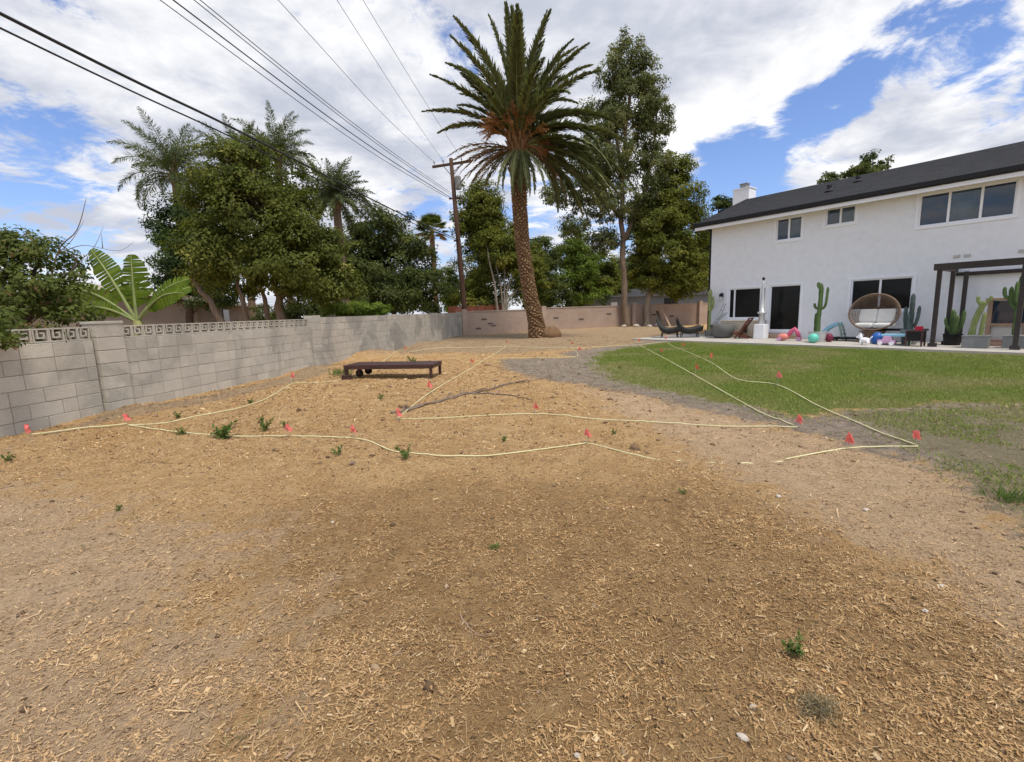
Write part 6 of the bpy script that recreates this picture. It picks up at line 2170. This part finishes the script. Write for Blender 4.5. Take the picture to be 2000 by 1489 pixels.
L_ = 0.016 + 0.03 * r_.random(N)
V, F_ = leaf_arrays(P_, Dv, unit(r_.normal(size=(N, 3))), L_, 0.0035 * np.clip(np.repeat(cy, NB) / 4, 1, 2.2), 0.1)
tan_ = np.array([0.36, 0.27, 0.15])
olive = np.array([0.17, 0.19, 0.07])
brn = np.array([0.17, 0.115, 0.065])
pick = np.repeat(r_.random(NC), NB)
gm = np.repeat(grey_c, NB)
cl = np.where((pick < 0.35)[:, None], tan_, np.where(((pick < 0.35 + 0.3 * gm + 0.03))[:, None], olive, brn)) * (0.75 + 0.5 * r_.random(N))[:, None]
o = np_obj('dry_stubble', V, F_, vcolmat('dry_stubble_blades', 0.9, 0.15), None, colors={'col': np.repeat(cl, 4, axis=0)})
tag(o, 'low dry grass stubble in the dirt', 'stubble', kind='stuff')

# ================================================================== grass blades
r_ = np.random.default_rng(99)
N = 640000
x = 1.8 + r_.random(N) * 12.4
y = 2.0 + r_.random(N) * 17.0
g1 = soft(x, y, ZONE['green'], 0.55)
sp = soft(x, y, ZONE['sparse'], 0.35)
patch = fbm(x * 1.7 + 3, y * 1.7 + 8, 4)
worn = fbm(x * 0.8 + 33, y * 0.8 + 1, 3)
edge = polysd(x, y, ZONE['green'])
pg_ = g1 * np.clip(0.35 + (patch - 0.35) * 3.5 + np.clip(edge, 0, 1.2) * 0.9, 0, 1)
ps_ = sp * np.clip((patch - 0.43) * 4.0, 0, 0.7)
pr = np.maximum(pg_, ps_)
hn = -(x - 8.9) * 0.8 - (y - 20.75) * 0.6
vis = (x < 1.2 * y + 0.6) & (hn > 3.03)
keep = (r_.random(N) < pr) & vis
x, y, patch, worn, g1, edge = (a[keep] for a in (x, y, patch, worn, g1, edge))
N = len(x)
hgt = (0.016 + 0.020 * r_.random(N)) * (0.7 + 0.6 * patch)
a = r_.random(N) * 6.283
w = 0.004 + 0.0035 * r_.random(N)
w = w * np.clip(y / 7, 1, 2)
z = gz(x, y) - 0.003
lean = r_.normal(size=(N, 2)) * 0.45 * hgt[:, None]
b0 = np.stack([x - np.cos(a) * w, y - np.sin(a) * w, z], 1)
b1 = np.stack([x + np.cos(a) * w, y + np.sin(a) * w, z], 1)
b2 = np.stack([x + lean[:, 0], y + lean[:, 1], z + hgt], 1)
V = np.stack([b0, b1, b2], 1).reshape(-1, 3)
F_ = np.arange(len(V)).reshape(-1, 3)
gA = np.array([0.190, 0.265, 0.050])
gB = np.array([0.300, 0.340, 0.080])
gD = np.array([0.42, 0.37, 0.17])
mixv = np.clip(r_.random(N) * 0.7 + (patch - 0.4) * 0.8, 0, 1)[:, None]
cl = gA * (1 - mixv) + gB * mixv
dry = np.clip((worn - 0.50) * 2.4 + r_.random(N) * 0.25 - np.clip(edge, 0, 1) * 0.10, 0, 0.7)[:, None]
cl = cl * (1 - dry) + gD * dry
grass = np_obj('grass', V, F_, vcolmat('grass_blades', 0.7, 0.25), None, colors={'col': np.repeat(cl, 3, axis=0)})
tag(grass, 'mown green lawn grass with worn dry edges', 'grass', kind='stuff')
